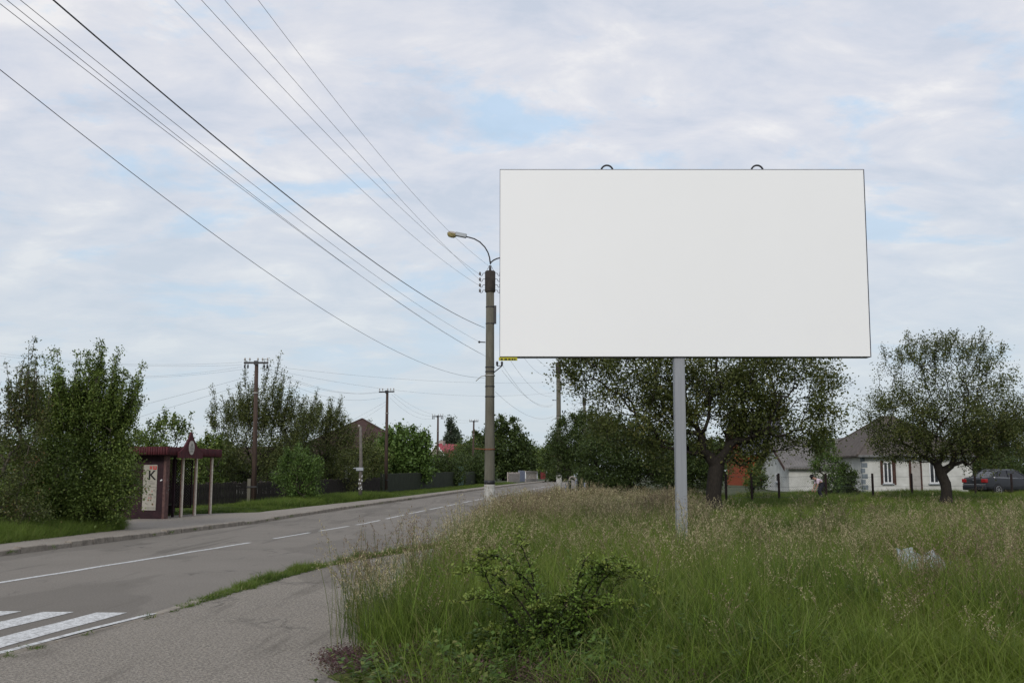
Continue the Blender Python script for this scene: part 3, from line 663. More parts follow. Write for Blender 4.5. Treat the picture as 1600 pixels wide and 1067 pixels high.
for xq in (1.30, 2.34, 3.62):
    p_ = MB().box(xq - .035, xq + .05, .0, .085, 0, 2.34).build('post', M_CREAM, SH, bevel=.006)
    MB().box(xq - .05, xq - .0355, .052, .085, 0.01, 2.34).build('post_side', M_SALMON, p_)  # salmon strip: shading of the cream post's left edge, put into the colour
MB().box(-.02, .16, 1.62, 1.74, 0, 2.3).box(3.7, 3.82, 1.62, 1.74, 0, 2.3).box(1.2, 1.27, .3, .38, 0, 2.3).build('rear_post', M_MAROON2, SH)
# lattice on the rear and far end
m = MB()
def lattice(m, a0, a1, z0_, z1_, fix, axis, st=.11):
    W_, H_ = a1 - a0, z1_ - z0_
    for sg in (1, -1):
        k_ = -H_
        while k_ < W_:
            s0 = max(k_, 0); s1 = min(k_ + H_, W_)
            if s1 > s0:
                za, zb_ = s0 - k_, s1 - k_
                if sg < 0: za, zb_ = H_ - za, H_ - zb_
                q = lambda s, z: (a0 + s, fix + sg * .008, z0_ + z) if axis == 'x' else (fix + sg * .008, a0 + s, z0_ + z)
                m.tube([q(s0, za), q(s1, zb_)], .016, 4)
            k_ += st
lattice(m, 1.3, 3.75, .35, 2.2, 1.68, 'x'); lattice(m, .95, 1.62, .35, 2.2, 3.74, 'y')
m.build('lattice', M_MAROON2, SH)
m = MB(); m.box(1.3, 3.75, 1.66, 1.70, .30, .35).box(1.3, 3.75, 1.66, 1.70, 2.2, 2.25).box(3.72, 3.76, .9, 1.62, .3, .35).box(3.72, 3.76, .9, 1.62, 2.2, 2.25).box(3.72, 3.76, .9, .95, .35, 2.2); m.build('lattice_frame', M_MAROON2, SH)
bench = MB().box(.5, 3.3, 1.25, 1.6, .42, .46).box(.7, .76, 1.3, 1.55, 0, .419).box(3.0, 3.06, 1.3, 1.55, 0, .419).build('bench', M_FENCE, SH)
rf = MB().box(-.40, 3.95, -.16, 2.05, 2.345, 2.41).build('roof', M_MAROON2, SH)
m = MB()        # scalloped fascia: vertical half-round ribs
def ribs(m, p0, p1, z0_, z1_, n_, r_):
    for i in range(n_):
        t = (i + .5) / n_; x_, y_ = p0[0] + (p1[0] - p0[0]) * t, p0[1] + (p1[1] - p0[1]) * t; m.tube([(x_, y_, z0_ + .015), (x_, y_, z0_ + .04), (x_, y_, z1_)], [r_ * .6, r_, r_], 7)
ribs(m, (-.40, -.18), (3.95, -.18), 2.34, 2.66, 44, .05); ribs(m, (-.42, -.16), (-.42, 2.05), 2.34, 2.66, 24, .05); ribs(m, (3.97, -.16), (3.97, 2.05), 2.34, 2.66, 24, .05)
m.build('scalloped_fascia', M_MAROON, rf, smooth=True)
ped = []; prof = [(0, 1.0), (.05, .97), (.10, .90), (.18, .78), (.28, .66), (.38, .57), (.5, .47), (.62, .37), (.75, .29), (.88, .235), (1.0, .21)]
PC, PW, PB, PH = 1.22, .92, 2.26, 1.0
for a, hgt_ in prof[::-1]: ped.append((PC - a * PW, PB + hgt_ * PH))
for a, hgt_ in prof[1:]: ped.append((PC + a * PW, PB + hgt_ * PH))
pdm = MB().prism([(PC + PW, PB), (PC - PW, PB)] + ped, -.31, -.25).build('pediment', M_MAROON, rf)
el = MB(); k = 20; el.add([(1.22 + .21 * math.cos(2 * math.pi * j / k), y_, 2.66 + .27 * math.sin(2 * math.pi * j / k)) for y_ in (-.33, -.312) for j in range(k)], [tuple(range(k)), tuple(range(2 * k - 1, k - 1, -1))] + [(j, (j + 1) % k, k + (j + 1) % k, k + j) for j in range(k)])
el = el.build('oval_sign', simple('pale_sign', (.5, .47, .42), (.4, .37, .33), 8, .6), pdm)
m = MB(); m.prism([(1.15, 2.72), (1.29, 2.72), (1.22, 2.84)], -.336, -.329)
for z, a in ((2.66, .12), (2.61, .14), (2.54, .1), (2.50, .12)): m.box(1.22 - a, 1.22 + a, -.336, -.329, z, z + .02)
m.build('sign_print', M_GREYPR, el)
SH.scale = (1, 1, .965)

# ================================================================== HOUSES
def window(parent, xa, xb, za, zb_, y=0, out=-1, axis='x', frame=M_PVC, surround=None, muntin=True):
    """window opening on a wall plane; frame proud of the wall, pane set in it"""
    q = (lambda a0, a1, b0, b1, z0_, z1_: (a0, a1, b0, b1, z0_, z1_)) if axis == 'x' else (lambda a0, a1, b0, b1, z0_, z1_: (b0, b1, a0, a1, z0_, z1_))
    s_ = lambda a, b: (min(a, b), max(a, b)); t = .07
    b0, b1 = s_(y, y + out * .05); m = MB()
    m.box(*q(xa, xa + t, b0, b1, za, zb_)).box(*q(xb - t, xb, b0, b1, za, zb_)).box(*q(xa + t, xb - t, b0, b1, za, za + t)).box(*q(xa + t, xb - t, b0, b1, zb_ - t, zb_))
    if muntin: c = (xa + xb) / 2; m.box(*q(c - .03, c + .03, b0, b1, za + t, zb_ - t))
    f_ = m.build('window', frame, parent); b0, b1 = s_(y + out * .004, y + out * .02)
    MB().box(*q(xa + t, xb - t, b0, b1, za + t, zb_ - t)).build('pane', M_GLASS, f_)
    b0, b1 = s_(y, y + out * .12); MB().box(*q(xa - .08, xb + .08, b0, b1, za - .07, za - .003)).build('sill', M_STEEL, f_)
    return f_
def gable(name, label, org, L_, W_, H_, R_, wall, roof, trim, rz=0, over=.35, front_gable=False, group=None):
    o = empty(name, org, label, 'house', group, rz); m = MB()
    if not front_gable:      # ridge along x
        m.prism([(0, -.6), (W_, -.6), (W_, H_), (W_ / 2, R_), (0, H_)], 0, L_, 'YZ')
        sl = (R_ - H_) / (W_ / 2); t = .09; r_ = MB(); e = over
        for sg in (0, 1):
            ya, yb = (-e, W_ / 2) if sg == 0 else (W_ + e, W_ / 2); za = H_ - e * sl
            r_.prism([(ya, za + .02), (yb, R_ + .02), (yb, R_ + .02 + t), (ya, za + .02 + t)], -e, L_ + e, 'YZ')
        tr = MB()
        for xx_ in (-e - .03, L_ + e + .001):
            for ya, yb in ((-e, W_ / 2), (W_ + e, W_ / 2)):
                za = H_ - e * sl; tr.prism([(ya, za - .12), (yb, R_ - .12), (yb, R_ + .13), (ya, za + .13)], xx_, xx_ + .029, 'YZ')
    else:                    # ridge along y, gable faces the camera
        m.prism([(0, -.6), (L_, -.6), (L_, H_), (L_ / 2, R_), (0, H_)], 0, W_, 'XZ')
        sl = (R_ - H_) / (L_ / 2); t = .09; r_ = MB(); e = over
        for sg in (0, 1):
            ya, yb = (-e, L_ / 2) if sg == 0 else (L_ + e, L_ / 2); za = H_ - e * sl
            r_.prism([(ya, za + .02), (yb, R_ + .02), (yb, R_ + .02 + t), (ya, za + .02 + t)], -e, W_ + e, 'XZ')
        tr = MB()
        for ya, yb in ((-e, L_ / 2), (L_ + e, L_ / 2)):
            za = H_ - e * sl; tr.prism([(ya, za - .12), (yb, R_ - .12), (yb, R_ + .13), (ya, za + .13)], -e - .03, -e - .001, 'XZ')
    wl = m.build('wall', wall, o); rf_ = r_.build('roof', roof, o); tr.build('bargeboard', trim, rf_)
    return o, wl, rf_
def hip(name, label, org, L_, W_, H_, R_, ins, wall, roof, rz=0, over=.4, group=None):
    o = empty(name, org, label, 'house', group, rz)
    wl = MB().box(0, L_, 0, W_, -.6, H_).build('wall', wall, o); e = over
    a = [(-e, -e, H_ + .01), (L_ + e, -e, H_ + .01), (L_ + e, W_ + e, H_ + .01), (-e, W_ + e, H_ + .01)]; b_ = [(p[0], p[1], H_ + .10) for p in a]; r_ = [(ins, W_ / 2, R_), (L_ - ins, W_ / 2, R_)]
    m = MB(); m.add(a + b_ + r_, [(3, 2, 1, 0), (0, 1, 5, 4), (1, 2, 6, 5), (2, 3, 7, 6), (3, 0, 4, 7), (4, 5, 9, 8), (5, 6, 9), (6, 7, 8, 9), (7, 4, 8)])
    rf_ = m.build('roof', roof, o); rd = MB().tube([(ins, W_ / 2, R_ + .01), (L_ - ins, W_ / 2, R_ + .01)], .09, 8)
    for i, (cx_, cy_) in enumerate(((-e, -e), (L_ + e, -e), (L_ + e, W_ + e), (-e, W_ + e))): rd.tube([(cx_, cy_, H_ + .11), r_[0 if cx_ < 0 else 1]], .07, 6)
    rd.build('ridge_tiles', roof, rf_)
    return o, wl, rf_
M_QG = simple('grey_gutter', (.2, .2, .2), (.12, .12, .12), 6, .6)
# white outbuilding with corrugated roof
ox, oy, oz = 17.7, 66.0, .62
A_, Aw, Ar = gable('white_outbuilding', 'low white building with grey corrugated roof and brown bargeboards, behind the right grass', (ox, oy, oz), 6.3, 7.4, at(1229, 729, 66).z - oz, at(1204, 689, 69.7).z - oz, M_WHITEW, M_CORR, M_BROWNT)
z_ = lambda y, Y: at(1229, y, Y).z - oz
f_ = window(Aw, 2.3, 3.2, z_(753, 69), z_(739.5, 69), 0, -1, 'y', muntin=False)
MB().box(.02, 6.2, -.34, -.28, z_(730, 66) - .02, z_(730, 66) + .06).build('gutter', M_QG, Ar)
window(Aw, 4.9, 5.5, z_(748, 66), z_(731, 66) - .12, 0, -1, 'x', M_BROWNT)
MB().box(3.6, 4.6, -.03, -.002, -.2, z_(731, 66) - .1).build('door', M_BLACK, Aw)
# main white house, hip roof
hx, hy, hz_ = at(1348, 745, 62).x, 62.0, .62
B_, Bw, Br = hip('white_house', 'white rendered house with brown hipped roof behind the right walnut tree', (hx, hy, hz_), 6.6, 9.0, at(1400, 713.5, 61.6).z - hz_, at(1400, 652, 66.5).z - hz_, 2.9, M_WHITEW, simple('weathered_brown_tiles', (.125, .105, .092), (.065, .054, .048), 4, .85, .5, sc=(1, 1, 1)))
zz = lambda y: at(1400, y, 62).z - hz_; xx = lambda px: at(px, 745, 62).x - hx
MB().box(-.35, 6.95, -.46, -.40, zz(713.5) - .02, zz(713.5) + .10).build('gutter', M_QG, Br)
f_ = window(Bw, xx(1380), xx(1394), zz(755), zz(721)); MB().box(xx(1376), xx(1380) - .005, -.035, -.002, zz(757), zz(719)).box(xx(1394) + .005, xx(1400), -.035, -.002, zz(757), zz(719)).build('shutter', M_BROWNT, f_)
d_ = MB().box(xx(1424), xx(1438), -.04, -.002, -.1, zz(722)).build('door', simple('grey_white_door', (.40, .38, .36), (.3, .28, .26), 5, .7), Bw); MB().box(xx(1420.5), xx(1424) - .004, -.07, -.002, -.1, zz(718)).box(xx(1438) + .004, xx(1440.5), -.07, -.002, -.1, zz(718)).build('door_frame', M_BROWNT, d_)
window(Bw, xx(1452), xx(1467), zz(755), zz(721))
M_QUO = simple('blue_grey_quoin', (.20, .23, .25), (.13, .15, .17), 4, .85)
q_ = MB()
for i in range(7): q_.box(-.02, .16 + .14 * (i % 2), -.025, .1 + .14 * ((i + 1) % 2), -.1 + i * .33, .17 + i * .33)
q_.build('corner_quoins', M_QUO, Bw)
# orange-walled house with grey tiled roof behind
C_, Cw, Cr = gable('orange_house', 'orange brick house with grey-blue tiled roof half hidden behind the big walnut tree', (at(1166, 745, 84).x, 84, .75), 3.4, 7.5, at(1160, 706, 84).z - .75, at(1160, 655, 87.7).z - .75, M_ORANGE, M_GREYTILE, M_BROWNT)

# white-gabled house far behind
D_, Dw, Dr = gable('grey_roofed_house', 'small pale gable and grey roof peeking between the corrugated roof and the brown roof', (at(1303, 745, 84).x, 84, .8), 2.2, 9, at(1310, 708, 84).z - .8, at(1310, 685, 84).z - .8, M_WHITEW2, M_CORR, M_BROWNT, front_gable=True)
# left: brown hip roofed house behind the orchard trees
E_, Ew, Er = hip('brown_roofed_house', 'pale house with tall dark brown hipped roof above the left trees', (at(468, 745, 80).x, 80, .5), 8.2, 9, at(560, 703, 80).z - .5, at(560, 655, 84.5).z - .5, 4.0, M_WHITEW2, M_BROWNROOF)
window(Ew, 2.2, 3.0, .9, 2.3, frame=M_PVC); window(Ew, 3.2, 3.9, .9, 2.3); window(Ew, 6.0, 7.0, .9, 2.3)
E2, E2w, E2r = gable('white_cottage', 'low white cottage wall glimpsed between the trunks behind the dark picket fence', (at(365, 745, 68).x, 68, .35), 5.2, 6, 2.1, 3.2, M_WHITEW, M_BROWNROOF, M_BROWNT)
window(E2w, 1.0, 1.9, .8, 1.7); window(E2w, 3.2, 4.1, .8, 1.7)
# red roofed house far left of the pole
F_, Fw, Fr = gable('red_roofed_house', 'small house with bright red roof and white bargeboards far behind the dark bushes', (at(671, 745, 140).x, 140, 1.0), 2.6, 8, at(680, 712, 140).z - 1.0, at(680, 694, 140).z - 1.0, M_WHITEW2, M_REDROOF, M_PVC, front_gable=True, rz=R(-28))
MB().box(.9, 1.5, 1.0, 1.6, at(680, 697, 140).z - 1.0, at(680, 688, 140).z - 1.0).build('chimney', M_PALE, Fr)
H_, Hw, Hr = gable('far_cottage', 'tiny grey cottage with white bargeboards right of the red roof', (at(718, 745, 165).x, 165, 1.1), 1.6, 4, at(718, 713, 165).z - 1.1, at(718, 705, 165).z - 1.1, M_FENCE2, M_GREYTILE, M_PVC, front_gable=True)

# ================================================================== FENCES
def picket_fence(name, label, p0, p1, h, wd, gap, th, mat, cat='fence', rail=True, post=2.5, hj=.05, pstep_attr=None):
    p0, p1 = Vector((*p0, 0)), Vector((*p1, 0)); d = (p1 - p0); Ln = d.length; d.normalize(); b = Vector((p0.x, p0.y, float(GF(p0.x, p0.y))))
    o = empty(name, b, label, cat, rz=math.atan2(d.y, d.x)); rr = random.Random(int(Ln * 10)); gzz = lambda s: float(GF(p0.x + d.x * s, p0.y + d.y * s)) - b.z
    m = MB(); s = 0
    while s < Ln:
        hh = h + rr.uniform(-hj, hj); z = gzz(s); tl = rr.uniform(-.012, .012)
        m.prism([(s, z + .04), (s + wd, z + .04), (s + wd + tl, z + hh - .04), (s + wd / 2 + tl, z + hh), (s + tl, z + hh - .04)], -th / 2, th / 2); s += wd + gap
    m.build('pickets', mat, o)
    if rail:
        m = MB(); n_ = max(1, int(Ln / 2.5))
        for zr in (.3, h - .3):
            for i in range(n_):
                s0, s1 = Ln * i / n_, Ln * (i + 1) / n_; za, zb_ = gzz(s0) + zr, gzz(s1) + zr
                m.prism([(s0, za), (s1 - .002, zb_), (s1 - .002, zb_ + .07), (s0, za + .07)], th / 2 + .003, th / 2 + .045)
        m.build('rails', mat, o)
    s = 0
    while s <= Ln + .01:
        z = gzz(s); MB().box(s - .06, s + .06, th / 2 + .05, th / 2 + .17, z - .3, z + h + .04).build('post', mat, o); s += post
    return o
picket_fence('picket_fence', 'dark weathered picket fence behind the bus shelter and the left verge', (-17.3, 36), (-8.7, 68), 1.05, .085, .05, .025, M_FENCE)
picket_fence('board_fence', 'tall grey-green board fence under the round bright green tree', (-8.55, 68.4), (-4.9, 93), 1.3, .14, .006, .03, M_FENCE2, hj=.015)
g_ = picket_fence('board_gate', 'teal painted gate in the grey-green board fence', (-4.85, 93.2), (-4.55, 96.2), 1.75, .16, .004, .03, M_TEAL, cat='gate', hj=.01, post=3.0)
picket_fence('board_fence', 'low grey board fence just left of the big concrete pole, beyond the teal gate', (-4.4, 97), (-2.5, 112), 1.3, .13, .012, .03, M_FENCE2, hj=.03)
picket_fence('picket_fence', 'brownish pale picket fence far down the road, right of the concrete pole', (at(795, 745, 120).x, 120), (at(812, 745, 126).x, 126), 1.15, .10, .10, .03, M_PALE)
picket_fence('garden_gate', 'blue-grey wooden gate in the pale fences far down the road', (at(812.5, 745, 126.5).x, 126.5), (at(820, 745, 129).x, 129), 1.35, .16, .02, .03, M_PALEB, cat='gate', post=2.8)
# concrete balustrade style fence
f0 = at(821, 745, 130); f1 = at(839.5, 745, 138); o = empty('concrete_fence', (f0.x, 130, G(f0.x, 130)), 'whitish fence of open concrete uprights far down the road', 'fence', rz=math.atan2(8, f1.x - f0.x))
Ln = math.hypot(8, f1.x - f0.x); MB().box(0, Ln, -.08, .08, -.1, .45).box(0, Ln, -.08, .08, 1.28, 1.45).build('rails', M_PALE, o)
for i in range(10): s_ = Ln * i / 9; MB().box(s_ - .07, s_ + .07, -.06, .06, .452, 1.278).build('upright', M_PVC if i in (0, 9) else M_PALE, o)
# wire mesh fence before the white houses
wf0 = (at(1134, 745, 50).x, 50.0); wf1 = (at(1620, 745, 57).x, 57.0)
d = Vector((wf1[0] - wf0[0], wf1[1] - wf0[1], 0)); Ln = d.length; zb0 = float(GF(*wf0))
WF = empty('wire_fence', (wf0[0], wf0[1], zb0), 'sagging wire mesh fence on rusty dark posts before the white houses', 'fence', rz=math.atan2(d.y, d.x))
M_POSTD = simple('dark_rusty_post', (.035, .022, .02), (.016, .012, .012), 5, .8)
def fs(px):      # distance along the fence under a pixel column
    dx, dy, _ = ray(px, HOR); M = np.array([[dx, -d.x / Ln], [dy, -d.y / Ln]]); t, s = np.linalg.solve(M, np.array(wf0)); return s
for px in (1134, 1174, 1216.5, 1290, 1363, 1424, 1523, 1580):
    s = fs(px); MB().box(s - .042, s + .042, -.04, .04, -.3, 1.45 if px not in (1134,) else 1.5).build('post', M_POSTD, WF)
m = MB()
for zq in (.3, .8, 1.3): m.tube([(s, .056, zq - .03 * math.sin(s * 1.3) ** 2) for s in np.linspace(0, Ln, 40)], .006, 4)
m.build('strand_wire', M_WIRE, WF)
m = MB(); lattice(m, fs(1180), fs(1365), .15, 1.28, .06, 'x', .16); m2 = MB(); m2.v = [((a), b_, c) for a, b_, c in m.v]
vv = np.array(m.v)
m = MB()
def thin_lattice(m, a0, a1, z0_, z1_, fix, st):
    H2 = z1_ - z0_; k_ = a0 - H2
    while k_ < a1:
        for sg in (1, -1):
            s0, s1 = max(k_, a0), min(k_ + H2, a1)
            if s1 > s0:
                za, zb_ = s0 - k_, s1 - k_
                if sg < 0: za, zb_ = H2 - za, H2 - zb_
                m.tube([(s0, fix + sg * .003, z0_ + za), (s1, fix + sg * .003, z0_ + zb_)], .0028, 3, False)
        k_ += st
thin_lattice(m, fs(1178), fs(1366), .15, 1.28, .064, .12)
m.build('wire_mesh', M_WIRE, WF)
# low posts at the road end of the field
o = empty('garden_post_row', (at(885, 745, 52).x, 52, float(GF(at(885, 745, 52).x, 52))), 'row of short grey posts below the dark trees, right of the far road', 'fence')
for i, (px, h_) in enumerate(((884, 1.05), (891, 1.2), (900, 1.3), (906, .95), (914, 1.1), (923, .9))): xq = at(px, 745, 52).x - o.location.x; MB().box(xq - .05, xq + .05, -.04, .04, -.2, h_).build('post', M_FENCE2 if i % 2 else M_PALEB, o)
MB().box(0, at(925, 745, 52).x - o.location.x, .045, .08, .7, .76).build('rail', M_FENCE2, o)
xq = at(894.5, 745, 50).x; o = empty('garden_hoop', (xq, 50, float(GF(xq, 50))), 'white half-round hoop standing on two stakes above the short grey posts', 'garden ornament')
MB().tube([(.16 * math.cos(a), 0, 1.22 + .17 * math.sin(a)) for a in np.linspace(.1, math.pi - .1, 14)], .035, 7).build('hoop', M_PALE, o, smooth=True); MB().box(-.21, -.17, -.02, .02, -.2, 1.2).box(.16, .2, -.02, .02, -.2, 1.2).build('stakes', M_FENCE2, o)
xq = at(1134, 745, 50).x
b = gp(874, 82); b.x += .0
rs = np.random.default_rng(5)
def crumple(name, label, cat, loc, W_, D_, H_, mat, seed, nx=14, ny=9, peaks=3, rz=0):
    rs = np.random.default_rng(seed); X, Y_ = np.meshgrid(np.linspace(-1, 1, nx), np.linspace(-1, 1, ny)); Z = np.zeros_like(X)
    for cx_, k_, wl, wr, a_ in ((-.55, 1.0, 2.6, 1.5, .3), (.35, .86, 2.6, 2.0, -.35), (-.95, .7, 2, 3.5, .2), (.8, .45, 2, 2, .4)):
        dX = X - cx_ + a_ * Y_ * .5; Z = np.maximum(Z, k_ * (1 - np.where(dX < 0, -dX * wl, dX * wr)))
    Z = np.maximum(Z, .38 + .1 * np.sin(X * 5))
    Z = Z * (1 - .5 * np.abs(Y_)) + rs.normal(size=Z.shape) * .03; V = np.stack([X * W_ / 2, Y_ * D_ / 2 + Z * D_ * .2, Z * H_ * .9 + .02], -1).reshape(-1, 3)
    i = np.arange(ny - 1)[:, None] * nx + np.arange(nx - 1)[None]; o = npmesh(name, V, np.stack([i, i + 1, i + nx + 1, i + nx], -1).reshape(-1, 4), mat); o.location = loc; o.rotation_euler = (0, 0, rz)
    s_ = o.modifiers.new('thickness', 'SOLIDIFY'); s_.thickness = .004; return tag(o, label, cat)
M_PLAS = simple('crumpled_grey_sheet', (.36, .40, .41), (.22, .26, .27), 5, .35)
Ys = 14.6; zs_ = float(GF(5.8, Ys)); top = [(1401, 859), (1404, 856), (1409, 860), (1415, 858), (1423, 854), (1431, 861), (1440, 868), (1447, 867), (1455, 857.5), (1463, 861), (1470, 872), (1474, 878)]
ox_ = at(1436, 870, Ys).x; rc = random.Random(2); V = []; nt_ = len(top)
for row in range(5):
    for i, (px, py) in enumerate(top):
        p = at(px, py, Ys); zt_ = p.z - zs_; f_ = row / 4; V.append((p.x - ox_ + rc.uniform(-.02, .02) * (row > 0), (.10 if i % 2 else -.06) * (1 - .4 * f_) - .18 * f_ + rc.uniform(-.03, .03) * (row > 0), zt_ * (1 - f_) + .03 * f_))
Fq = [(r_ * nt_ + i, r_ * nt_ + i + 1, (r_ + 1) * nt_ + i + 1, (r_ + 1) * nt_ + i) for r_ in range(4) for i in range(nt_ - 1)]
o = npmesh('crumpled_sheet', V, Fq, M_PLAS); o.location = (ox_, Ys, zs_); tag(o, 'crumpled pale grey plastic sheet lying in the tall grass on the right', 'litter'); o.modifiers.new('thickness', 'SOLIDIFY').thickness = .004
crumple('plastic_scrap', 'small torn scrap of pale plastic in the grass right of the crumpled sheet', 'litter', (at(1493, 865, 15).x, 15, float(GF(6.5, 15))), .16, .2, at(1493, 857, 15).z - .05, M_PLAS, 9, 7, 5, 1)
crumple('white_sack', 'small yellowish white sack slumped at the road edge before the far pole', 'sack', (b.x, 82, float(GF(b.x, 82)) + .0), .42, .4, at(874, 740, 82).z - b.z, simple('sack_cloth', (.62, .6, .48), (.45, .43, .35), 8, .8), 6, 9, 7, 1)
M_DRED = simple('dull_red_paint', (.16, .03, .03), (.09, .02, .02), 5, .8)
b = gp(849, 171); o = empty('red_gate', (b.x, 171, b.z), 'small dark red garden gate beside the person far down the road', 'gate')
MB().box(-.45, .35, -.03, .03, .05, 1.25).build('panel', M_DRED, o); MB().box(-.55, -.46, -.05, .05, 0, 1.4).box(.36, .45, -.05, .05, 0, 1.4).build('post', M_MAROON2, o)

# ================================================================== PEOPLE
M_SKIN = simple('skin', (.45, .27, .2), (.4, .23, .17), 6, .6); M_HAIR = simple('dark_hair', (.02, .014, .012), (.01, .008, .008), 20, .6)
def skinned(name, V, E_, Rr, mat, parent, root=0):
    me = bpy.data.meshes.new(name); me.from_pydata([tuple(v) for v in V], E_, []); me.materials.append(mat); o = bpy.data.objects.new(name, me); COL.objects.link(o); o.parent = parent
    s_ = o.modifiers.new('skin', 'SKIN')
    for i, r_ in enumerate(Rr): me.skin_vertices[0].data[i].radius = (r_, r_) if not isinstance(r_, tuple) else r_; me.skin_vertices[0].data[i].use_root = (i == root)
    s_.use_smooth_shade = True; o.modifiers.new('sub', 'SUBSURF').levels = 2; o.modifiers['sub'].render_levels = 2; return o
def person(label, loc, J, shirt, trousers, rz=0):
    """J: dict of joints in metres; one continuous skinned body, clothes and hair as children"""
    o = empty('person', loc, label, 'person', rz=rz)
    nm = ['pelvis', 'waist', 'chest', 'neck', 'head', 'crown', 'shL', 'elL', 'wrL', 'haL', 'shR', 'elR', 'wrR', 'haR', 'hipL', 'knL', 'anL', 'toL', 'hipR', 'knR', 'anR', 'toR']
    rad = [.11, .10, .12, .05, .085, .07, .055, .04, .028, .032, .055, .04, .028, .032, .085, .06, .04, .035, .085, .06, .04, .035]
    ed = [(0, 1), (1, 2), (2, 3), (3, 4), (4, 5), (2, 6), (6, 7), (7, 8), (8, 9), (2, 10), (10, 11), (11, 12), (12, 13), (0, 14), (14, 15), (15, 16), (16, 17), (0, 18), (18, 19), (19, 20), (20, 21)]
    P = [Vector(J[n_]) for n_ in nm]; body = skinned('body', P, ed, rad, M_SKIN, o)
    # five fingers on each hand
    for hh, wr in ((9, 8), (13, 12)):
        dv = (P[hh] - P[wr]).normalized(); sd_ = dv.cross(Vector((0, 1, 0))).normalized()
        V_ = []; E2_ = []; Rr = []
        for q in range(5):
            bq = P[hh] + sd_ * (.014 * (q - 1.5)) if q < 4 else P[wr].lerp(P[hh], .5) + sd_ * .03; ln_ = (.06, .075, .07, .055, .05)[q]; d2 = dv if q < 4 else (dv + sd_ * .8).normalized()
            n0 = len(V_); V_ += [bq, bq + d2 * ln_ * .5, bq + d2 * ln_ + Vector((0, .015, 0))]; E2_ += [(n0, n0 + 1), (n0 + 1, n0 + 2)]; Rr += [.009, .008, .007]
        mb_ = MB()
        for q in range(5): mb_.tube(V_[q * 3:q * 3 + 3], [.009, .008, .006], 6)
        mb_.build('fingers', M_SKIN, body, smooth=True)
    skinned('top', [P[0].lerp(P[1], .3), P[1], P[2], P[6], P[6].lerp(P[7], .8), P[10], P[10].lerp(P[11], .8), P[2].lerp(P[3], .5)], [(0, 1), (1, 2), (2, 3), (3, 4), (2, 5), (5, 6), (2, 7)], [.15, .135, .155, .08, .065, .08, .065, .08], shirt, o)
    skinned('trousers', [P[0], P[14], P[15], P[15].lerp(P[16], .85), P[18], P[19], P[19].lerp(P[20], .85)], [(0, 1), (1, 2), (2, 3), (0, 4), (4, 5), (5, 6)], [.135, .115, .085, .065, .115, .085, .065], trousers, o)
    hd = (P[5] - P[4]).normalized(); skinned('hair', [P[4] + hd * .05 + Vector((0, .03, 0)), P[5] + hd * .01, P[4] - hd * .03 + Vector((0, .06, 0))], [(0, 1), (0, 2)], [.095, .08, .06], M_HAIR, o)
    m_ = MB()
    for sx in (-.03, .03): m_.lathe([(.004, -.01), (.012, 0), (.004, .01)], tuple(P[4] + Vector((sx, -.08, .02))), 6)
    m_.build('eyes', M_INK, body)
    return o
px_ = at(1277, 745, 53.2); pz = float(GF(px_.x, 53.2))
person('person in a white and pink top with dark hair bending down by the wire fence', (px_.x, 53.2, pz),
       dict(pelvis=(.22, 0, .82), waist=(.14, 0, .93), chest=(-.02, 0, 1.02), neck=(-.15, 0, 1.08), head=(-.23, 0, 1.12), crown=(-.28, 0, 1.2), shL=(-.02, .17, 1.0), elL=(-.1, .2, .74), wrL=(-.2, .18, .52), haL=(-.23, .17, .46),
            shR=(-.02, -.17, 1.0), elR=(-.06, -.2, .73), wrR=(-.18, -.2, .5), haR=(-.21, -.2, .44), hipL=(.22, .1, .78), knL=(.08, .11, .44), anL=(.2, .11, .08), toL=(.04, .12, .04), hipR=(.22, -.1, .78), knR=(.06, -.12, .44), anR=(.18, -.12, .08), toR=(.02, -.13, .04)),
       simple('pink_white_cloth', (.72, .60, .66), (.55, .42, .52), 14, .9), simple('dark_cloth', (.04, .04, .05), (.02, .02, .03), 14, .9))
b = gp(854.5, 168)
person('person in a white top and dark trousers standing far down the road', (b.x, 168, b.z),
       dict(pelvis=(0, 0, .92), waist=(0, 0, 1.05), chest=(0, 0, 1.28), neck=(0, 0, 1.45), head=(0, 0, 1.56), crown=(0, .01, 1.66), shL=(.18, 0, 1.36), elL=(.24, 0, 1.08), wrL=(.2, -.12, .92), haL=(.18, -.18, .88),
            shR=(-.18, 0, 1.36), elR=(-.34, -.02, 1.2), wrR=(-.36, -.1, 1.4), haR=(-.36, -.12, 1.48), hipL=(.1, 0, .88), knL=(.12, -.04, .48), anL=(.12, .03, .08), toL=(.13, -.12, .04), hipR=(-.1, 0, .88), knR=(-.12, 0, .48), anR=(-.13, .03, .08), toR=(-.15, -.12, .04)),
       simple('white_cloth', (.7, .68, .66), (.6, .58, .56), 14, .9), simple('dark_trousers', (.03, .05, .035), (.02, .03, .02), 14, .9))

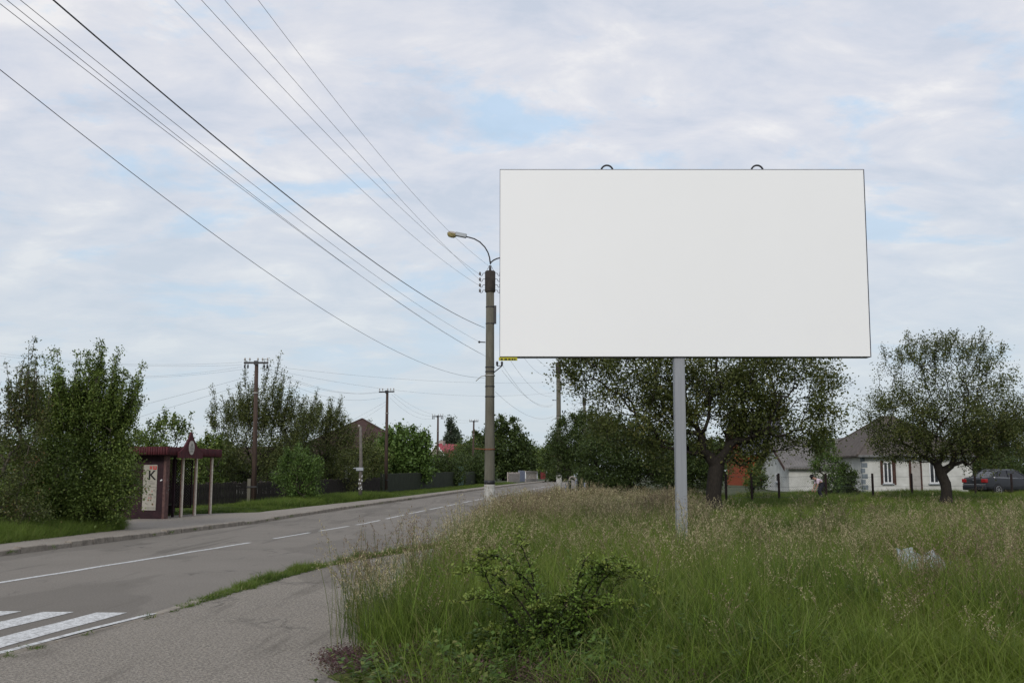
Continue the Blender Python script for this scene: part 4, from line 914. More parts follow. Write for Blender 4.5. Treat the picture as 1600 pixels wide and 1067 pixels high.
# ================================================================== CAR
def car_paint():
    m = NT('dark_grey_car_paint'); m.col(m.ramp(m.noise(3, 3, .5, True), [(.3, (.014, .015, .018)), (.7, (.020, .021, .026))])); m.rough(.35); m.b.inputs['Specular IOR Level'].default_value = .3; m.b.inputs['Coat Weight'].default_value = .25; return m.m
M_CAR = car_paint(); M_TAIL = simple('red_lens', (.35, .012, .012), (.2, .008, .008), 12, .2); M_CHR = simple('chrome', (.6, .6, .62), (.45, .45, .47), 8, .2, metal=.7); M_TYRE = simple('tyre_rubber', (.02, .02, .02), (.012, .012, .012), 12, .9); M_RIM = simple('alloy', (.35, .35, .36), (.22, .22, .23), 8, .35, metal=.6)
M_CGL = simple('tinted_glass', (.02, .022, .027), (.015, .016, .02), 2, .06)
cxp, cyp = 28.0, 58.9; cz = float(GF(cxp, cyp))
CAR = empty('parked_car', (cxp, cyp, cz), 'dark grey sedan parked by the right walnut tree, its red tail lamps towards the field', 'car', rz=R(22))
st = [(-2.22, .42, .78, .90, .62), (-2.17, .34, .80, .98, .74), (-2.0, .26, .84, 1.03, .78), (-1.55, .22, .87, 1.04, .80), (-.8, .20, .885, .98, .84), (0, .20, .885, .95, .84), (.8, .20, .885, .93, .84), (1.2, .20, .88, .92, .80), (1.8, .22, .86, .82, .74), (2.12, .26, .78, .70, .64), (2.25, .36, .62, .58, .52)]
ring = []
for x_, zb_, hw, zt_, hw2 in st:
    zm = (zb_ + zt_) / 2 + .05; ring.append([(x_, -hw * .86, zb_), (x_, -hw, zb_ + .12), (x_, -hw, zm), (x_, -hw * .97, zt_ - .10), (x_, -hw2, zt_), (x_, 0, zt_ + .025), (x_, hw2, zt_), (x_, hw * .97, zt_ - .10), (x_, hw, zm), (x_, hw, zb_ + .12), (x_, hw * .86, zb_)])
n_ = len(ring[0]); m = MB(); m.add([p for r_ in ring for p in r_], [(i * n_ + j, i * n_ + (j + 1) % n_, (i + 1) * n_ + (j + 1) % n_, (i + 1) * n_ + j) for i in range(len(ring) - 1) for j in range(n_)] + [tuple(range(n_)), tuple((len(ring) - 1) * n_ + j for j in range(n_))])
bd = m.build('body', M_CAR, CAR, smooth=True); bd.modifiers.new('bevel', 'BEVEL').width = .02; bd.modifiers['bevel'].limit_method = 'ANGLE'; ss_ = bd.modifiers.new('sub', 'SUBSURF'); ss_.levels = ss_.render_levels = 1
# cabin: glass house, roof, pillars
lo = [(-1.62, 1.0), (-1.0, .98), (0, .94), (.55, .93), (1.12, .92)]
gl = MB(); bx = [(-1.70, .70, 1.01), (-.95, .64, 1.40), (.22, .64, 1.42), (1.15, .72, .92)]
gv = []
for x_, hw, z in ((-1.72, .74, 1.0), (1.2, .76, .90), (.28, .60, 1.405), (-.98, .60, 1.395)): gv += [(x_, -hw, z), (x_, hw, z)]
gl.add(gv, [(0, 1, 3, 2), (2, 3, 5, 4), (4, 5, 7, 6), (6, 7, 1, 0), (0, 2, 4, 6), (1, 7, 5, 3)]); gh = gl.build('cabin_glass', M_CGL, CAR, bevel=.03)
m = MB(); m.add([(-1.02, -.60, 1.405), (-1.02, .60, 1.405), (.32, .60, 1.415), (.32, -.60, 1.415), (-.9, -.5, 1.455), (-.9, .5, 1.455), (.2, .5, 1.465), (.2, -.5, 1.465)], [(0, 1, 2, 3), (4, 5, 6, 7), (0, 1, 5, 4), (1, 2, 6, 5), (2, 3, 7, 6), (3, 0, 4, 7)]); m.build('roof', M_CAR, CAR, bevel=.015, smooth=True)
m = MB()
for sg in (-1, 1):
    for (xa, za, ya), (xb, zb_, yb), r_ in (((-1.72, 1.0, .745), (-1.0, 1.40, .605), .035), ((1.2, .90, .765), (.30, 1.41, .605), .028), ((-.42, .96, .765), (-.36, 1.41, .62), .026), ((-1.25, .98, .76), (-1.05, 1.36, .63), .03)):
        m.tube([(xa, sg * ya, za), (xb, sg * yb, zb_)], r_, 6)
m.build('window_pillars', M_CAR, CAR, smooth=True)
m = MB()
for sg in (-1, 1): m.tube([(-1.55, sg * .80, 1.0), (-.4, sg * .815, .975), (1.0, sg * .81, .945)], .014, 6)
m.build('chrome_trim', M_CHR, CAR, smooth=True)
m = MB()
for sg in (-1, 1): m.box(-1.2, 1.2, sg * .895 - .012, sg * .895 + .012, .50, .54)
m.build('side_strip', M_BLACK, CAR)
for sg in (-1, 1):
    m = MB(); m.box(-2.235, -2.05, min(sg * .52, sg * .86), max(sg * .52, sg * .86), .72, .93); m.build('tail_light', M_TAIL, CAR, bevel=.03)
    m = MB(); m.box(2.0, 2.2, min(sg * .45, sg * .78), max(sg * .45, sg * .78), .52, .66); m.build('headlight', M_CHR, CAR, bevel=.03)
    m = MB(); m.box(.78, .98, min(sg * .84, sg * 1.0), max(sg * .84, sg * 1.0), .93, 1.05); m.build('mirror', M_CAR, CAR, bevel=.03)
MB().box(-2.262, -2.2, -.78, .78, .60, .635).build('bumper_strip', M_CHR, CAR); MB().box(-2.255, -2.22, -.26, .26, .44, .55).build('number_plate', M_PVC, CAR)
MB().box(-2.252, -2.22, -.04, .04, .83, .88).build('badge', M_CHR, CAR)
m = MB(); m.box(-2.27, -2.1, -.80, .80, .30, .59); m.build('bumper', M_CAR, CAR, bevel=.05)
for sx in (-1.33, 1.32):
    for sg in (-1, 1):
        y0_, y1_ = (sg * .70, sg * .90); y0_, y1_ = min(y0_, y1_), max(y0_, y1_)
        ar = MB().lathe([(.36, (.70 if sg > 0 else -.893)), (.36, (.893 if sg > 0 else -.70))], (sx, 0, .33), 24, 'Y').build('wheel_arch', M_BLACK, CAR)
        wh = MB().lathe([(.22, y0_), (.30, y0_ + .005), (.315, y0_ + .03), (.315, y1_ - .03), (.30, y1_ - .004), (.21, y1_ + .002)], (sx, 0, .315), 24, 'Y').build('wheel', M_TYRE, CAR, smooth=True)
        yo = sg * .905; m = MB(); m.lathe([(.05, min(yo, yo - sg * .02)), (.05, max(yo, yo - sg * .02))], (sx, 0, .315), 12, 'Y')
        for q in range(7):
            a = 2 * math.pi * q / 7; m.tube([(sx + .04 * math.cos(a), yo - sg * .01, .315 + .04 * math.sin(a)), (sx + .2 * math.cos(a), yo - sg * .01, .315 + .2 * math.sin(a))], .018, 5)
        m.tube([(sx + .205 * math.cos(a), yo - sg * .01, .315 + .205 * math.sin(a)) for a in np.linspace(0, 2 * math.pi, 25)], .018, 6); m.build('rim', M_RIM, wh)

# ================================================================== TREES
tree('walnut_tree', 'big spreading walnut tree with heavy forked limbs, right behind the billboard post', 1115, 40,
     [(1000, 585, 115, 55), (1120, 555, 140, 85), (1225, 605, 88, 62), (1225, 665, 85, 38), (1120, 635, 110, 45, .7), (1010, 655, 90, 42, .8), (935, 575, 50, 38, .8), (1160, 700, 50, 26, .8), (1140, 690, 70, 32, .5), (1055, 700, 55, 30, .4)],
     L_WAL, M_BARKD, n=1500, leaves=76000, leaf=.11, R0=.30, trunk_h=1.9, spread=.24, bf=.24, seed=3, clump=.3, depth=.7, arch=.10, shoots=110, shoot_len=.75, shootup=.2, asp=.6, lean=.15, shw=.12)
tree('walnut_tree', 'rounded airy walnut tree with low fork, before the white house at the right', 1476, 46,
     [(1480, 600, 100, 68), (1405, 650, 58, 48), (1480, 665, 110, 45), (1560, 640, 52, 60), (1475, 562, 68, 36), (1480, 640, 110, 50), (1370, 655, 30, 40, .8), (1425, 700, 55, 26, 1.3), (1540, 700, 70, 34, 1.4), (1480, 690, 80, 30, 1.2), (1590, 660, 30, 50)],
     L_WAL, M_BARKD, n=1500, leaves=52000, leaf=.092, R0=.23, trunk_h=.95, spread=.2, bf=.2, seed=6, clump=.3, depth=.8, arch=.1, shoots=90, shoot_len=.75, shootup=.5, asp=.6, shw=.10, lowb=.75)
tree('thicket_tree', 'tall bushy tree with upright leafy shoots beside the left edge of the bus shelter', 115, 29.5,
     [(115, 740, 82, 70), (145, 668, 50, 52), (92, 665, 48, 52), (168, 712, 34, 60), (60, 715, 42, 66, .6), (110, 785, 85, 30, 1.2), (160, 770, 32, 32, .9), (60, 785, 45, 30, .9), (190, 662, 20, 28, .4), (150, 620, 30, 30, .4)],
     L_MID, M_BARK2, n=1500, leaves=110000, leaf=.078, R0=.08, trunk_h=.45, spread=.17, bf=.12, seed=8, clump=.3, shoots=150, shoot_len=1.3, stems=5, shootup=.9, shw=.35)
tree('slender_tree', 'sparse many-stemmed young tree with reddish green leaves at the left edge', 18, 26.5,
     [(0, 680, 40, 65), (40, 665, 32, 60), (10, 750, 45, 60), (15, 800, 50, 24)], L_PLU, M_BARK2, n=420, leaves=19000, leaf=.065, R0=.05, trunk_h=.8, spread=.13, bf=.12, seed=12, clump=.4, shoots=60, shoot_len=1.1, stems=4, shootup=2.0)
tree('garden_tree', 'loose leafy tree showing above the roof of the bus shelter', 262, 50,
     [(262, 690, 38, 34), (262, 740, 48, 40), (225, 720, 30, 40)], L_MID, n=260, leaves=9000, leaf=.13, R0=.13, trunk_h=.9, spread=.17, seed=14, shoots=26, shoot_len=.7)
tree('garden_tree', 'low tree behind the right end of the bus shelter roof', 322, 55,
     [(322, 715, 28, 28), (318, 750, 30, 28)], L_MID, n=160, leaves=6000, leaf=.14, R0=.12, trunk_h=.9, spread=.17, seed=15, shoots=16, shoot_len=.6)
tree('orchard_tree', 'tall orchard tree with thin upright top behind the first wooden pole', 392, 58,
     [(385, 700, 55, 55), (425, 700, 45, 55), (415, 640, 42, 36, .7), (362, 655, 28, 34, .6), (352, 720, 38, 35), (460, 660, 30, 26, .6)], L_OLV, M_BARKD, n=900, leaves=42000, leaf=.10, R0=.16, trunk_h=1.2, spread=.22, seed=16, shoots=170, shoot_len=1.5, shootup=1.4, clump=.2)
tree('orchard_tree', 'brownish green orchard tree right of the tall one, reaching toward the brown roof', 500, 63,
     [(490, 705, 48, 50), (530, 722, 40, 42), (498, 655, 34, 18, .5), (525, 675, 24, 18, .5)], L_OLV, M_BARKD, n=700, leaves=36000, leaf=.10, R0=.14, trunk_h=1.1, spread=.22, seed=17, shoots=110, shoot_len=1.2, shootup=1.2, clump=.2)
tree('elder_bush', 'lighter green rounded bush in front of the dark picket fence', 466, 51.5, [(466, 738, 32, 32), (470, 762, 28, 20)], L_BRI, n=220, leaves=12000, leaf=0.1, R0=.07, trunk_h=.35, spread=.17, seed=18, stems=4, shoots=24, shoot_len=.5, cat='bush')
tree('lime_tree', 'round dense bright green tree over the grey-green board fence', 634, 80, [(632, 710, 38, 40), (612, 735, 26, 26), (655, 732, 20, 28), (640, 740, 30, 20)], L_BRI, M_BARKD, n=380, leaves=17000, leaf=.24, R0=.2, trunk_h=1.3, spread=.3, seed=19, clump=.1, shoots=14, shoot_len=.4, asp=.65, edge=.5)
tree('garden_bush', 'dark bush between the notice post and the round bright tree', 586, 77, [(586, 728, 24, 36), (580, 755, 22, 20)], L_MID, n=120, leaves=8000, leaf=.15, R0=.1, trunk_h=.5, spread=.22, seed=20, stems=3, cat='bush')
tree('garden_bush', 'dark lilac bush below the red roof', 680, 92, [(680, 735, 32, 28), (700, 742, 24, 26), (660, 750, 22, 24)], L_DRK, n=300, leaves=15000, leaf=.17, R0=.12, trunk_h=.4, spread=.3, seed=21, stems=3, cat='bush', clump=.1)
tree('garden_bush', 'dark bush just left of the big concrete pole, above the low board fence', 728, 104, [(728, 735, 28, 26), (748, 742, 22, 22), (710, 742, 18, 22)], L_DRK, n=300, leaves=15000, leaf=.19, R0=.12, trunk_h=.4, spread=.3, seed=22, stems=3, cat='bush', clump=.1)
tree('poplar_tree', 'distant slim dark poplar with two spires above the roofs', 704, 185, [(705, 682, 5.5, 26), (704, 665, 3, 12), (713, 690, 5, 17), (699, 695, 4, 12)], L_POP, M_BARKD, n=150, leaves=4200, leaf=.4, R0=.25, trunk_h=2, spread=.35, seed=23, clump=.1, depth=1, up=.1)
tree('garden_tree', 'low rounded tree between the poplar and the farthest wooden pole', 727, 140, [(727, 705, 20, 18), (720, 725, 22, 18)], L_MID, n=110, leaves=6000, leaf=.28, R0=.2, trunk_h=1.2, spread=.35, seed=24)
tree('lime_tree', 'large dense dark green tree directly behind the big concrete pole', 788, 144, [(790, 705, 36, 42), (765, 705, 22, 36), (818, 720, 20, 26), (790, 735, 38, 20)], L_DRK, M_BARKD, n=420, leaves=24000, leaf=.36, R0=.3, trunk_h=1.6, spread=.42, seed=25, clump=.25, shoots=24, shoot_len=.8, asp=.65)
tree('far_tree', 'hazy mid green tree at the far end of the road', 846, 180, [(846, 722, 22, 22), (832, 735, 18, 14)], L_MID, n=120, leaves=7000, leaf=.36, R0=.25, trunk_h=1.2, spread=.5, seed=26)
tree('far_tree', 'dark tree closing the far end of the road, left of the second concrete pole', 866, 135, [(866, 712, 18, 32), (875, 735, 18, 18)], L_DRK, n=120, leaves=8000, leaf=.28, R0=.22, trunk_h=1.2, spread=.38, seed=27)
tree('cherry_tree', 'dark dense tree covering the foot of the second concrete pole', 905, 64, [(905, 690, 38, 46), (885, 715, 28, 36), (935, 700, 35, 45)], L_DRK, M_BARKD, n=500, leaves=30000, leaf=0.12, R0=.2, trunk_h=.8, spread=.22, seed=28, clump=.3, shoots=34, shoot_len=.7)
tree('cherry_tree', 'dark bushy tree left of the billboard post under the walnut limbs', 975, 55, [(965, 700, 52, 45), (1010, 710, 45, 45), (960, 745, 50, 22)], L_DRK, M_BARKD, n=550, leaves=34000, leaf=0.115, R0=.2, trunk_h=.7, spread=.22, seed=29, clump=.3)
tree('cherry_tree', 'dark undergrowth tree right behind the billboard post', 1062, 57, [(1055, 720, 45, 42), (1095, 725, 42, 38)], L_DRK, M_BARKD, n=450, leaves=26000, leaf=0.115, R0=.18, trunk_h=.6, spread=.22, seed=30, clump=.3)
tree('garden_bush', 'small bush in front of the orange brick wall', 1178, 53, [(1176, 745, 14, 20), (1186, 752, 10, 12)], L_MID, n=60, leaves=2600, leaf=.12, R0=.05, trunk_h=.3, spread=.12, seed=31, stems=3, cat='bush')
tree('young_tree', 'light green young tree before the corrugated roof of the white outbuilding', 1292, 57, [(1292, 730, 22, 34), (1282, 695, 16, 22), (1302, 755, 22, 14)], L_BRI, n=260, leaves=9000, leaf=0.1, R0=.06, trunk_h=.5, spread=.14, seed=32, shoots=26, shoot_len=.5, stems=2)
tree('garden_bush', 'narrow dark green bush between the young tree and the white house corner', 1326, 57, [(1324, 745, 12, 22)], L_DRK, n=60, leaves=3500, leaf=.12, R0=.05, trunk_h=.3, spread=.14, seed=33, stems=3, cat='bush')
tree('garden_tree', 'dark tree behind the parked car at the right edge', 1560, 80, [(1550, 690, 45, 42), (1600, 700, 45, 45), (1520, 712, 32, 26)], L_DRK, M_BARKD, n=450, leaves=24000, leaf=0.17, R0=.25, trunk_h=1.0, spread=.3, seed=34, clump=.3)
tree('garden_tree', 'bushy dark tree between the tall left tree and the end of the bus shelter', 190, 43, [(185, 740, 24, 44), (175, 768, 24, 28), (205, 700, 20, 24)], L_MID, n=300, leaves=16000, leaf=.085, R0=.08, trunk_h=.3, spread=.17, seed=35, stems=3)
tree('orchard_tree', 'shaded orchard tree filling the gap behind the picket fence near the notice post', 545, 72, [(545, 735, 40, 32), (575, 715, 22, 22)], L_OLV, M_BARKD, n=300, leaves=14000, leaf=.15, R0=.15, trunk_h=.9, spread=.24, seed=36)
tree('orchard_tree', 'shaded orchard tree behind the picket fence left of the first wooden pole', 340, 62, [(335, 735, 35, 38), (370, 745, 28, 26)], L_DRK, M_BARKD, n=320, leaves=16000, leaf=0.12, R0=.15, trunk_h=1.0, spread=.22, seed=37)
tree('orchard_tree', 'shaded orchard tree behind the light green bush', 440, 66, [(440, 735, 40, 36), (470, 705, 30, 30)], L_DRK, M_BARKD, n=320, leaves=16000, leaf=0.12, R0=.16, trunk_h=1.0, spread=.22, seed=38)

tree('orchard_tree', 'dark leafy tree under the left slope of the brown roof', 585, 88, [(590, 735, 30, 34), (560, 725, 26, 26)], L_DRK, M_BARKD, n=260, leaves=12000, leaf=.17, R0=.15, trunk_h=.8, spread=.26, seed=39, clump=.1)
tree('garden_tree', 'dark tree behind the low board fence, between the lilac bush and the poplar', 712, 122, [(700, 730, 26, 22), (735, 722, 24, 26)], L_DRK, n=220, leaves=10000, leaf=.22, R0=.2, trunk_h=1.0, spread=.35, seed=40, clump=.1)

tree('garden_bush', 'dark bush behind the parked car, closing the end of the white house wall', 1512, 68, [(1515, 738, 26, 22), (1560, 735, 34, 22), (1500, 725, 18, 20)], L_DRK, n=240, leaves=11000, leaf=.14, R0=.1, trunk_h=.4, spread=.24, seed=41, stems=3, cat='bush', clump=.1)

tree('garden_tree', 'leafy garden tree beyond the left edge of the view, behind the verge', -120, 38, [(-120, 700, 70, 60), (-60, 740, 60, 50)], L_MID, n=320, leaves=15000, leaf=.13, R0=.14, trunk_h=.8, spread=.24, seed=42)
tree('garden_tree', 'broad dark garden tree far beyond the left edge of the view', -330, 52, [(-330, 690, 80, 60), (-260, 730, 70, 40)], L_DRK, n=320, leaves=14000, leaf=.17, R0=.2, trunk_h=1.0, spread=.3, seed=43)

# far-off wood: a low belt of distant crowns that reads as one mass
rs = np.random.default_rng(91); VV = []; FF = []; vv = []
nW = 66000; ang = rs.uniform(-1.0, 1.0, nW); dist = rs.uniform(230, 330, nW); Xw = np.tan(ang) * dist; Yw = dist
hgt = 6.5 + 2.2 * np.sin(ang * 37) + 1.5 * np.sin(ang * 91 + 1) + 1.0 * np.sin(ang * 203); Zw = gz(Xw, Yw) + hgt * rs.uniform(0, 1, nW) ** .8
keep = ~((np.abs(Xw - (.135 * Yw - 10)) < 9)); P = np.stack([Xw, Yw, Zw], -1)[keep]
V, Fq = leaf_quads(P, 1.3, .3, .7, rs); o = npmesh('far_wood', V, Fq, L_DRK, None, {'v': rs.uniform(0, 1, len(P))}); tag(o, 'distant belt of trees along the horizon', 'wood', None, 'stuff')

# ================================================================== WILD ROSE
def rose():
    Yr = 8.9; base = gp(866, Yr); base.z = float(GF(base.x, Yr)); b0 = np.array(base)
    o = empty('wild_rose_bush', base, 'wild rose bush with dark arching canes in the foreground grass', 'bush')
    rs = np.random.default_rng(44); m = MB(); LP = []; LV = []
    canes = [[(866, 1040), (880, 975), (905, 960), (892, 930), (905, 900), (915, 870)], [(860, 1040), (850, 985), (838, 925), (830, 890), (818, 860), (808, 835)], [(855, 1040), (812, 985), (790, 950), (765, 915), (750, 880), (746, 862)],
             [(850, 1030), (800, 960), (775, 938), (748, 933), (720, 942)], [(870, 1045), (896, 970), (912, 920), (930, 895), (952, 882), (975, 882), (1000, 900), (1025, 928)], [(875, 1045), (915, 972), (935, 945), (955, 925), (968, 905)],
             [(860, 1045), (868, 1000), (860, 970), (850, 985 - 40), (838, 950)], [(880, 1045), (910, 1020), (940, 1018), (960, 1040)], [(850, 1045), (810, 1010), (770, 1005), (735, 1022)], [(858, 1045), (830, 1000), (790, 985), (760, 990)],
             [(885, 1045), (930, 990), (960, 985), (985, 1000)], [(875, 1045), (880, 1010), (872, 1000), (890, 985)], [(845, 1045), (820, 1020), (800, 1000)], [(895, 1045), (940, 1030), (980, 1025)]]
    rc = random.Random(5)
    for _ in range(12):
        bx_ = 866 + rc.uniform(-30, 30); tx, ty = rc.uniform(740, 990), rc.uniform(865, 960); canes.append([(bx_, 1042), (bx_ + (tx - bx_) * .35, 1042 + (ty - 1042) * .55), (bx_ + (tx - bx_) * .7, 1042 + (ty - 1042) * .9), (tx, ty), (tx + (tx - bx_) * .2, ty + 12)])
    for ci, cpts in enumerate(canes):
        off = rs.uniform(-.32, .32); k_ = len(cpts); P = []
        for i, (px, py) in enumerate(cpts): P.append(np.array(at(px, py, Yr + off * i / k_)) - b0)
        P = np.array(P); t = np.linspace(0, k_ - 1, k_ * 6)
        Q = np.stack([np.interp(t, range(k_), P[:, a]) for a in range(3)], -1)
        for _ in range(4): Q[1:-1] = (Q[:-2] + 2 * Q[1:-1] + Q[2:]) / 4
        Q += rs.normal(size=Q.shape) * .003; m.tube(Q, list(np.linspace(.009, .003, len(Q))), 5)
        for i in range(2, len(Q)):
            if Q[i, 2] < .05: continue
            for _ in range(rs.integers(2, 4)):
                dr = rs.normal(size=3); dr[2] = abs(dr[2]) * .5; dr /= np.linalg.norm(dr); ln_ = rs.uniform(.06, .14); tip = Q[i] + dr * ln_; m.tube([Q[i], tip], .0018, 3)
                for q in range(7):          # pinnate leaflets
                    f_ = .35 + .65 * (q // 2) / 3; sd_ = (q % 2) * 2 - 1 if q < 6 else 0; side = np.cross(dr, [0, 0, 1.]); LP.append(Q[i] + dr * ln_ * f_ + side * sd_ * .016 + rs.normal(size=3) * .004); LV.append(.45 + .4 * (i / len(Q)) + .15 * rs.random())
    # low thicket of leafy side shoots
    for _ in range(1250):
        a = rs.uniform(0, 2 * np.pi); r_ = rs.uniform(0, 1) ** .6; c = np.array([r_ * math.cos(a) * .78, r_ * math.sin(a) * .5 - .05, rs.uniform(.03, .44) * (1.15 - r_ * .8)]); dr = rs.normal(size=3); dr /= np.linalg.norm(dr)
        m.tube([c, c + dr * .09], .002, 3)
        for q in range(7): side = np.cross(dr, [0, 0, 1.]); LP.append(c + dr * (.03 + .02 * (q // 2)) + side * ((q % 2) * 2 - 1) * .015 + rs.normal(size=3) * .005); LV.append(rs.uniform(0, 1) ** 2 * .7)
    m.build('canes', M_BARKD, o, smooth=True); V, Fq = leaf_quads(np.array(LP), .031, .5, .62, rs); npmesh('leaves', V, Fq, L_ROSE, o, {'v': np.clip(LV, 0, 1)})
rose()

# ================================================================== GRASS
def grassmat(name, lo, hi, tip, seed_c=None):
    m = NT(name); a = m.n('ShaderNodeAttribute', attribute_name='v'); h = m.n('ShaderNodeAttribute', attribute_name='h'); oi = m.n('ShaderNodeObjectInfo')
    c = m.ramp(a.outputs['Fac'], [(0, tuple(v * .55 for v in lo)), (.45, lo), (.86, hi), (.93, tuple(v * k for v, k in zip(hi, (1.35, 1.12, 1.6)))), (.97, (.34, .29, .15))])
    patch = m.ramp(m.noise(.45, 4, .6), [(.42, 0.0), (.62, .6)]); c = m.mix(patch, c, tuple(v * k for v, k in zip(hi, (1.25, 1.0, 1.2))))
    c = m.mix(m.math('MULTIPLY', m.ramp(oi.outputs['Random'], [(.5, 0.0), (1, .8)]), .6), c, lo)
    c = m.mix(m.ramp(h.outputs['Fac'], [(.55, 0.0), (1.0, .55)]), c, tip)
    if seed_c: c = m.mix(m.ramp(h.outputs['Fac'], [(1.02, 0.0), (1.04, 1.0)]) if False else m.math('GREATER_THAN', h.outputs['Fac'], 1.05), c, m.mix(m.ramp(m.noise(.55, 3, .6), [(.46, 0.0), (.60, .85)]), m.ramp(a.outputs['Fac'], [(0, seed_c[0]), (1, seed_c[1])]), m.ramp(a.outputs['Fac'], [(0, (.075, .05, .035)), (1, (.26, .19, .12))])))
    m.col(c); m.rough(.6); m.b.inputs['Specular IOR Level'].default_value = .25
    tr = m.n('ShaderNodeBsdfTranslucent'); m.L.new(c, tr.inputs[0]); ms = m.n('ShaderNodeMixShader'); ms.inputs[0].default_value = .3
    m.L.new(m.b.outputs[0], ms.inputs[1]); m.L.new(tr.outputs[0], ms.inputs[2]); m.L.new(ms.outputs[0], m.out.inputs[0]); return m.m
M_GR = grassmat('meadow_grass', (.040, .080, .010), (.145, .240, .028), (.19, .23, .05))
M_ST = grassmat('seeding_grass', (.07, .11, .022), (.14, .17, .045), (.20, .22, .08), ((.14, .105, .055), (.54, .48, .28)))
M_SH = grassmat('short_grass', (.045, .085, .010), (.12, .20, .028), (.16, .22, .04))
M_NET = grassmat('dead_nettle', (.03, .055, .015), (.075, .085, .03), (.16, .05, .10))
def blades(n, rad, h0, h1, wd, bend, rs, segs=3, base_spread=1.0):
    V = []; Fq = []; v_ = []; h_ = []
    for i in range(n):
        a = rs.uniform(0, 2 * np.pi); r_ = rad * math.sqrt(rs.random()) * base_spread; x, y_ = r_ * math.cos(a), r_ * math.sin(a); H = rs.uniform(h0, h1); da = rs.uniform(0, 2 * np.pi); B = H * bend * rs.uniform(.2, 1.6); pa = rs.uniform(0, np.pi)
        px_, py_ = math.cos(pa), math.sin(pa); col = rs.random(); b = len(V)
        for q in range(segs + 1):
            t = q / segs; w_ = wd * (1 - t ** 1.6) * .5 + .0004; cx_, cy_ = x + math.cos(da) * B * t * t, y_ + math.sin(da) * B * t * t; z = H * (t - .25 * bend * t * t * (B / (H * bend + 1e-6)))
            V += [(cx_ - px_ * w_, cy_ - py_ * w_, z), (cx_ + px_ * w_, cy_ + py_ * w_, z)]
        for q in range(segs): Fq.append((b + 2 * q, b + 2 * q + 1, b + 2 * q + 3, b + 2 * q + 2)); v_.append(col); h_.append((q + .5) / segs)
    return V, Fq, v_, h_
def stalks(n, rad, h0, h1, rs, sw=.0028, pan=18, pl=.16, ps=.010, droop=.35):
    V = []; Fq = []; v_ = []; h_ = []
    for i in range(n):
        a = rs.uniform(0, 2 * np.pi); r_ = rad * math.sqrt(rs.random()); x, y_ = r_ * math.cos(a), r_ * math.sin(a); H = rs.uniform(h0, h1); da = rs.uniform(0, 2 * np.pi); B = H * rs.uniform(.02, .22); col = rs.random(); pts = []
        for q in range(6): t = q / 5; pts.append(np.array([x + math.cos(da) * B * t ** 2.5, y_ + math.sin(da) * B * t ** 2.5, H * t]))
        for ax in (0, 1):
            off = np.array([sw, 0, 0]) if ax else np.array([0, sw, 0]); b = len(V)
            for p in pts: V += [tuple(p - off * .5), tuple(p + off * .5)]
            for q in range(5): Fq.append((b + 2 * q, b + 2 * q + 1, b + 2 * q + 3, b + 2 * q + 2)); v_.append(col); h_.append(q / 5)
        top, dv = pts[-1], pts[-1] - pts[-2]; dv /= np.linalg.norm(dv); L_ = pl * rs.uniform(.6, 1.3); open_ = rs.choice([.008, .012, .022, .045]); dr = np.array([math.cos(da), math.sin(da), 0])
        for q in range(pan):
            t = (q + rs.random()) / pan; c = top - dv * L_ * .25 + dv * L_ * t + dr * droop * L_ * t * t + rs.normal(size=3) * open_ * (1 - .7 * t); d = dv + rs.normal(size=3) * .5; d /= np.linalg.norm(d); s = rs.normal(size=3); s = np.cross(d, s); s /= np.linalg.norm(s) + 1e-9
            b = len(V); l2, w2 = ps * rs.uniform(.8, 1.6), ps * .33; V += [tuple(c - d * l2), tuple(c + s * w2), tuple(c + d * l2), tuple(c - s * w2)]; Fq.append((b, b + 1, b + 2, b + 3)); v_.append(rs.random()); h_.append(1.2)
    return V, Fq, v_, h_
def join(*parts):
    V = []; Fq = []; v_ = []; h_ = []
    for p in parts: b = len(V); V += p[0]; Fq += [tuple(b + i for i in f) for f in p[1]]; v_ += p[2]; h_ += p[3]
    return V, Fq, v_, h_
def proto(name, parts, mat):
    V, Fq, v_, h_ = parts; return npmesh(name, V, Fq, mat, None, {'v': v_, 'h': h_}, link=False)
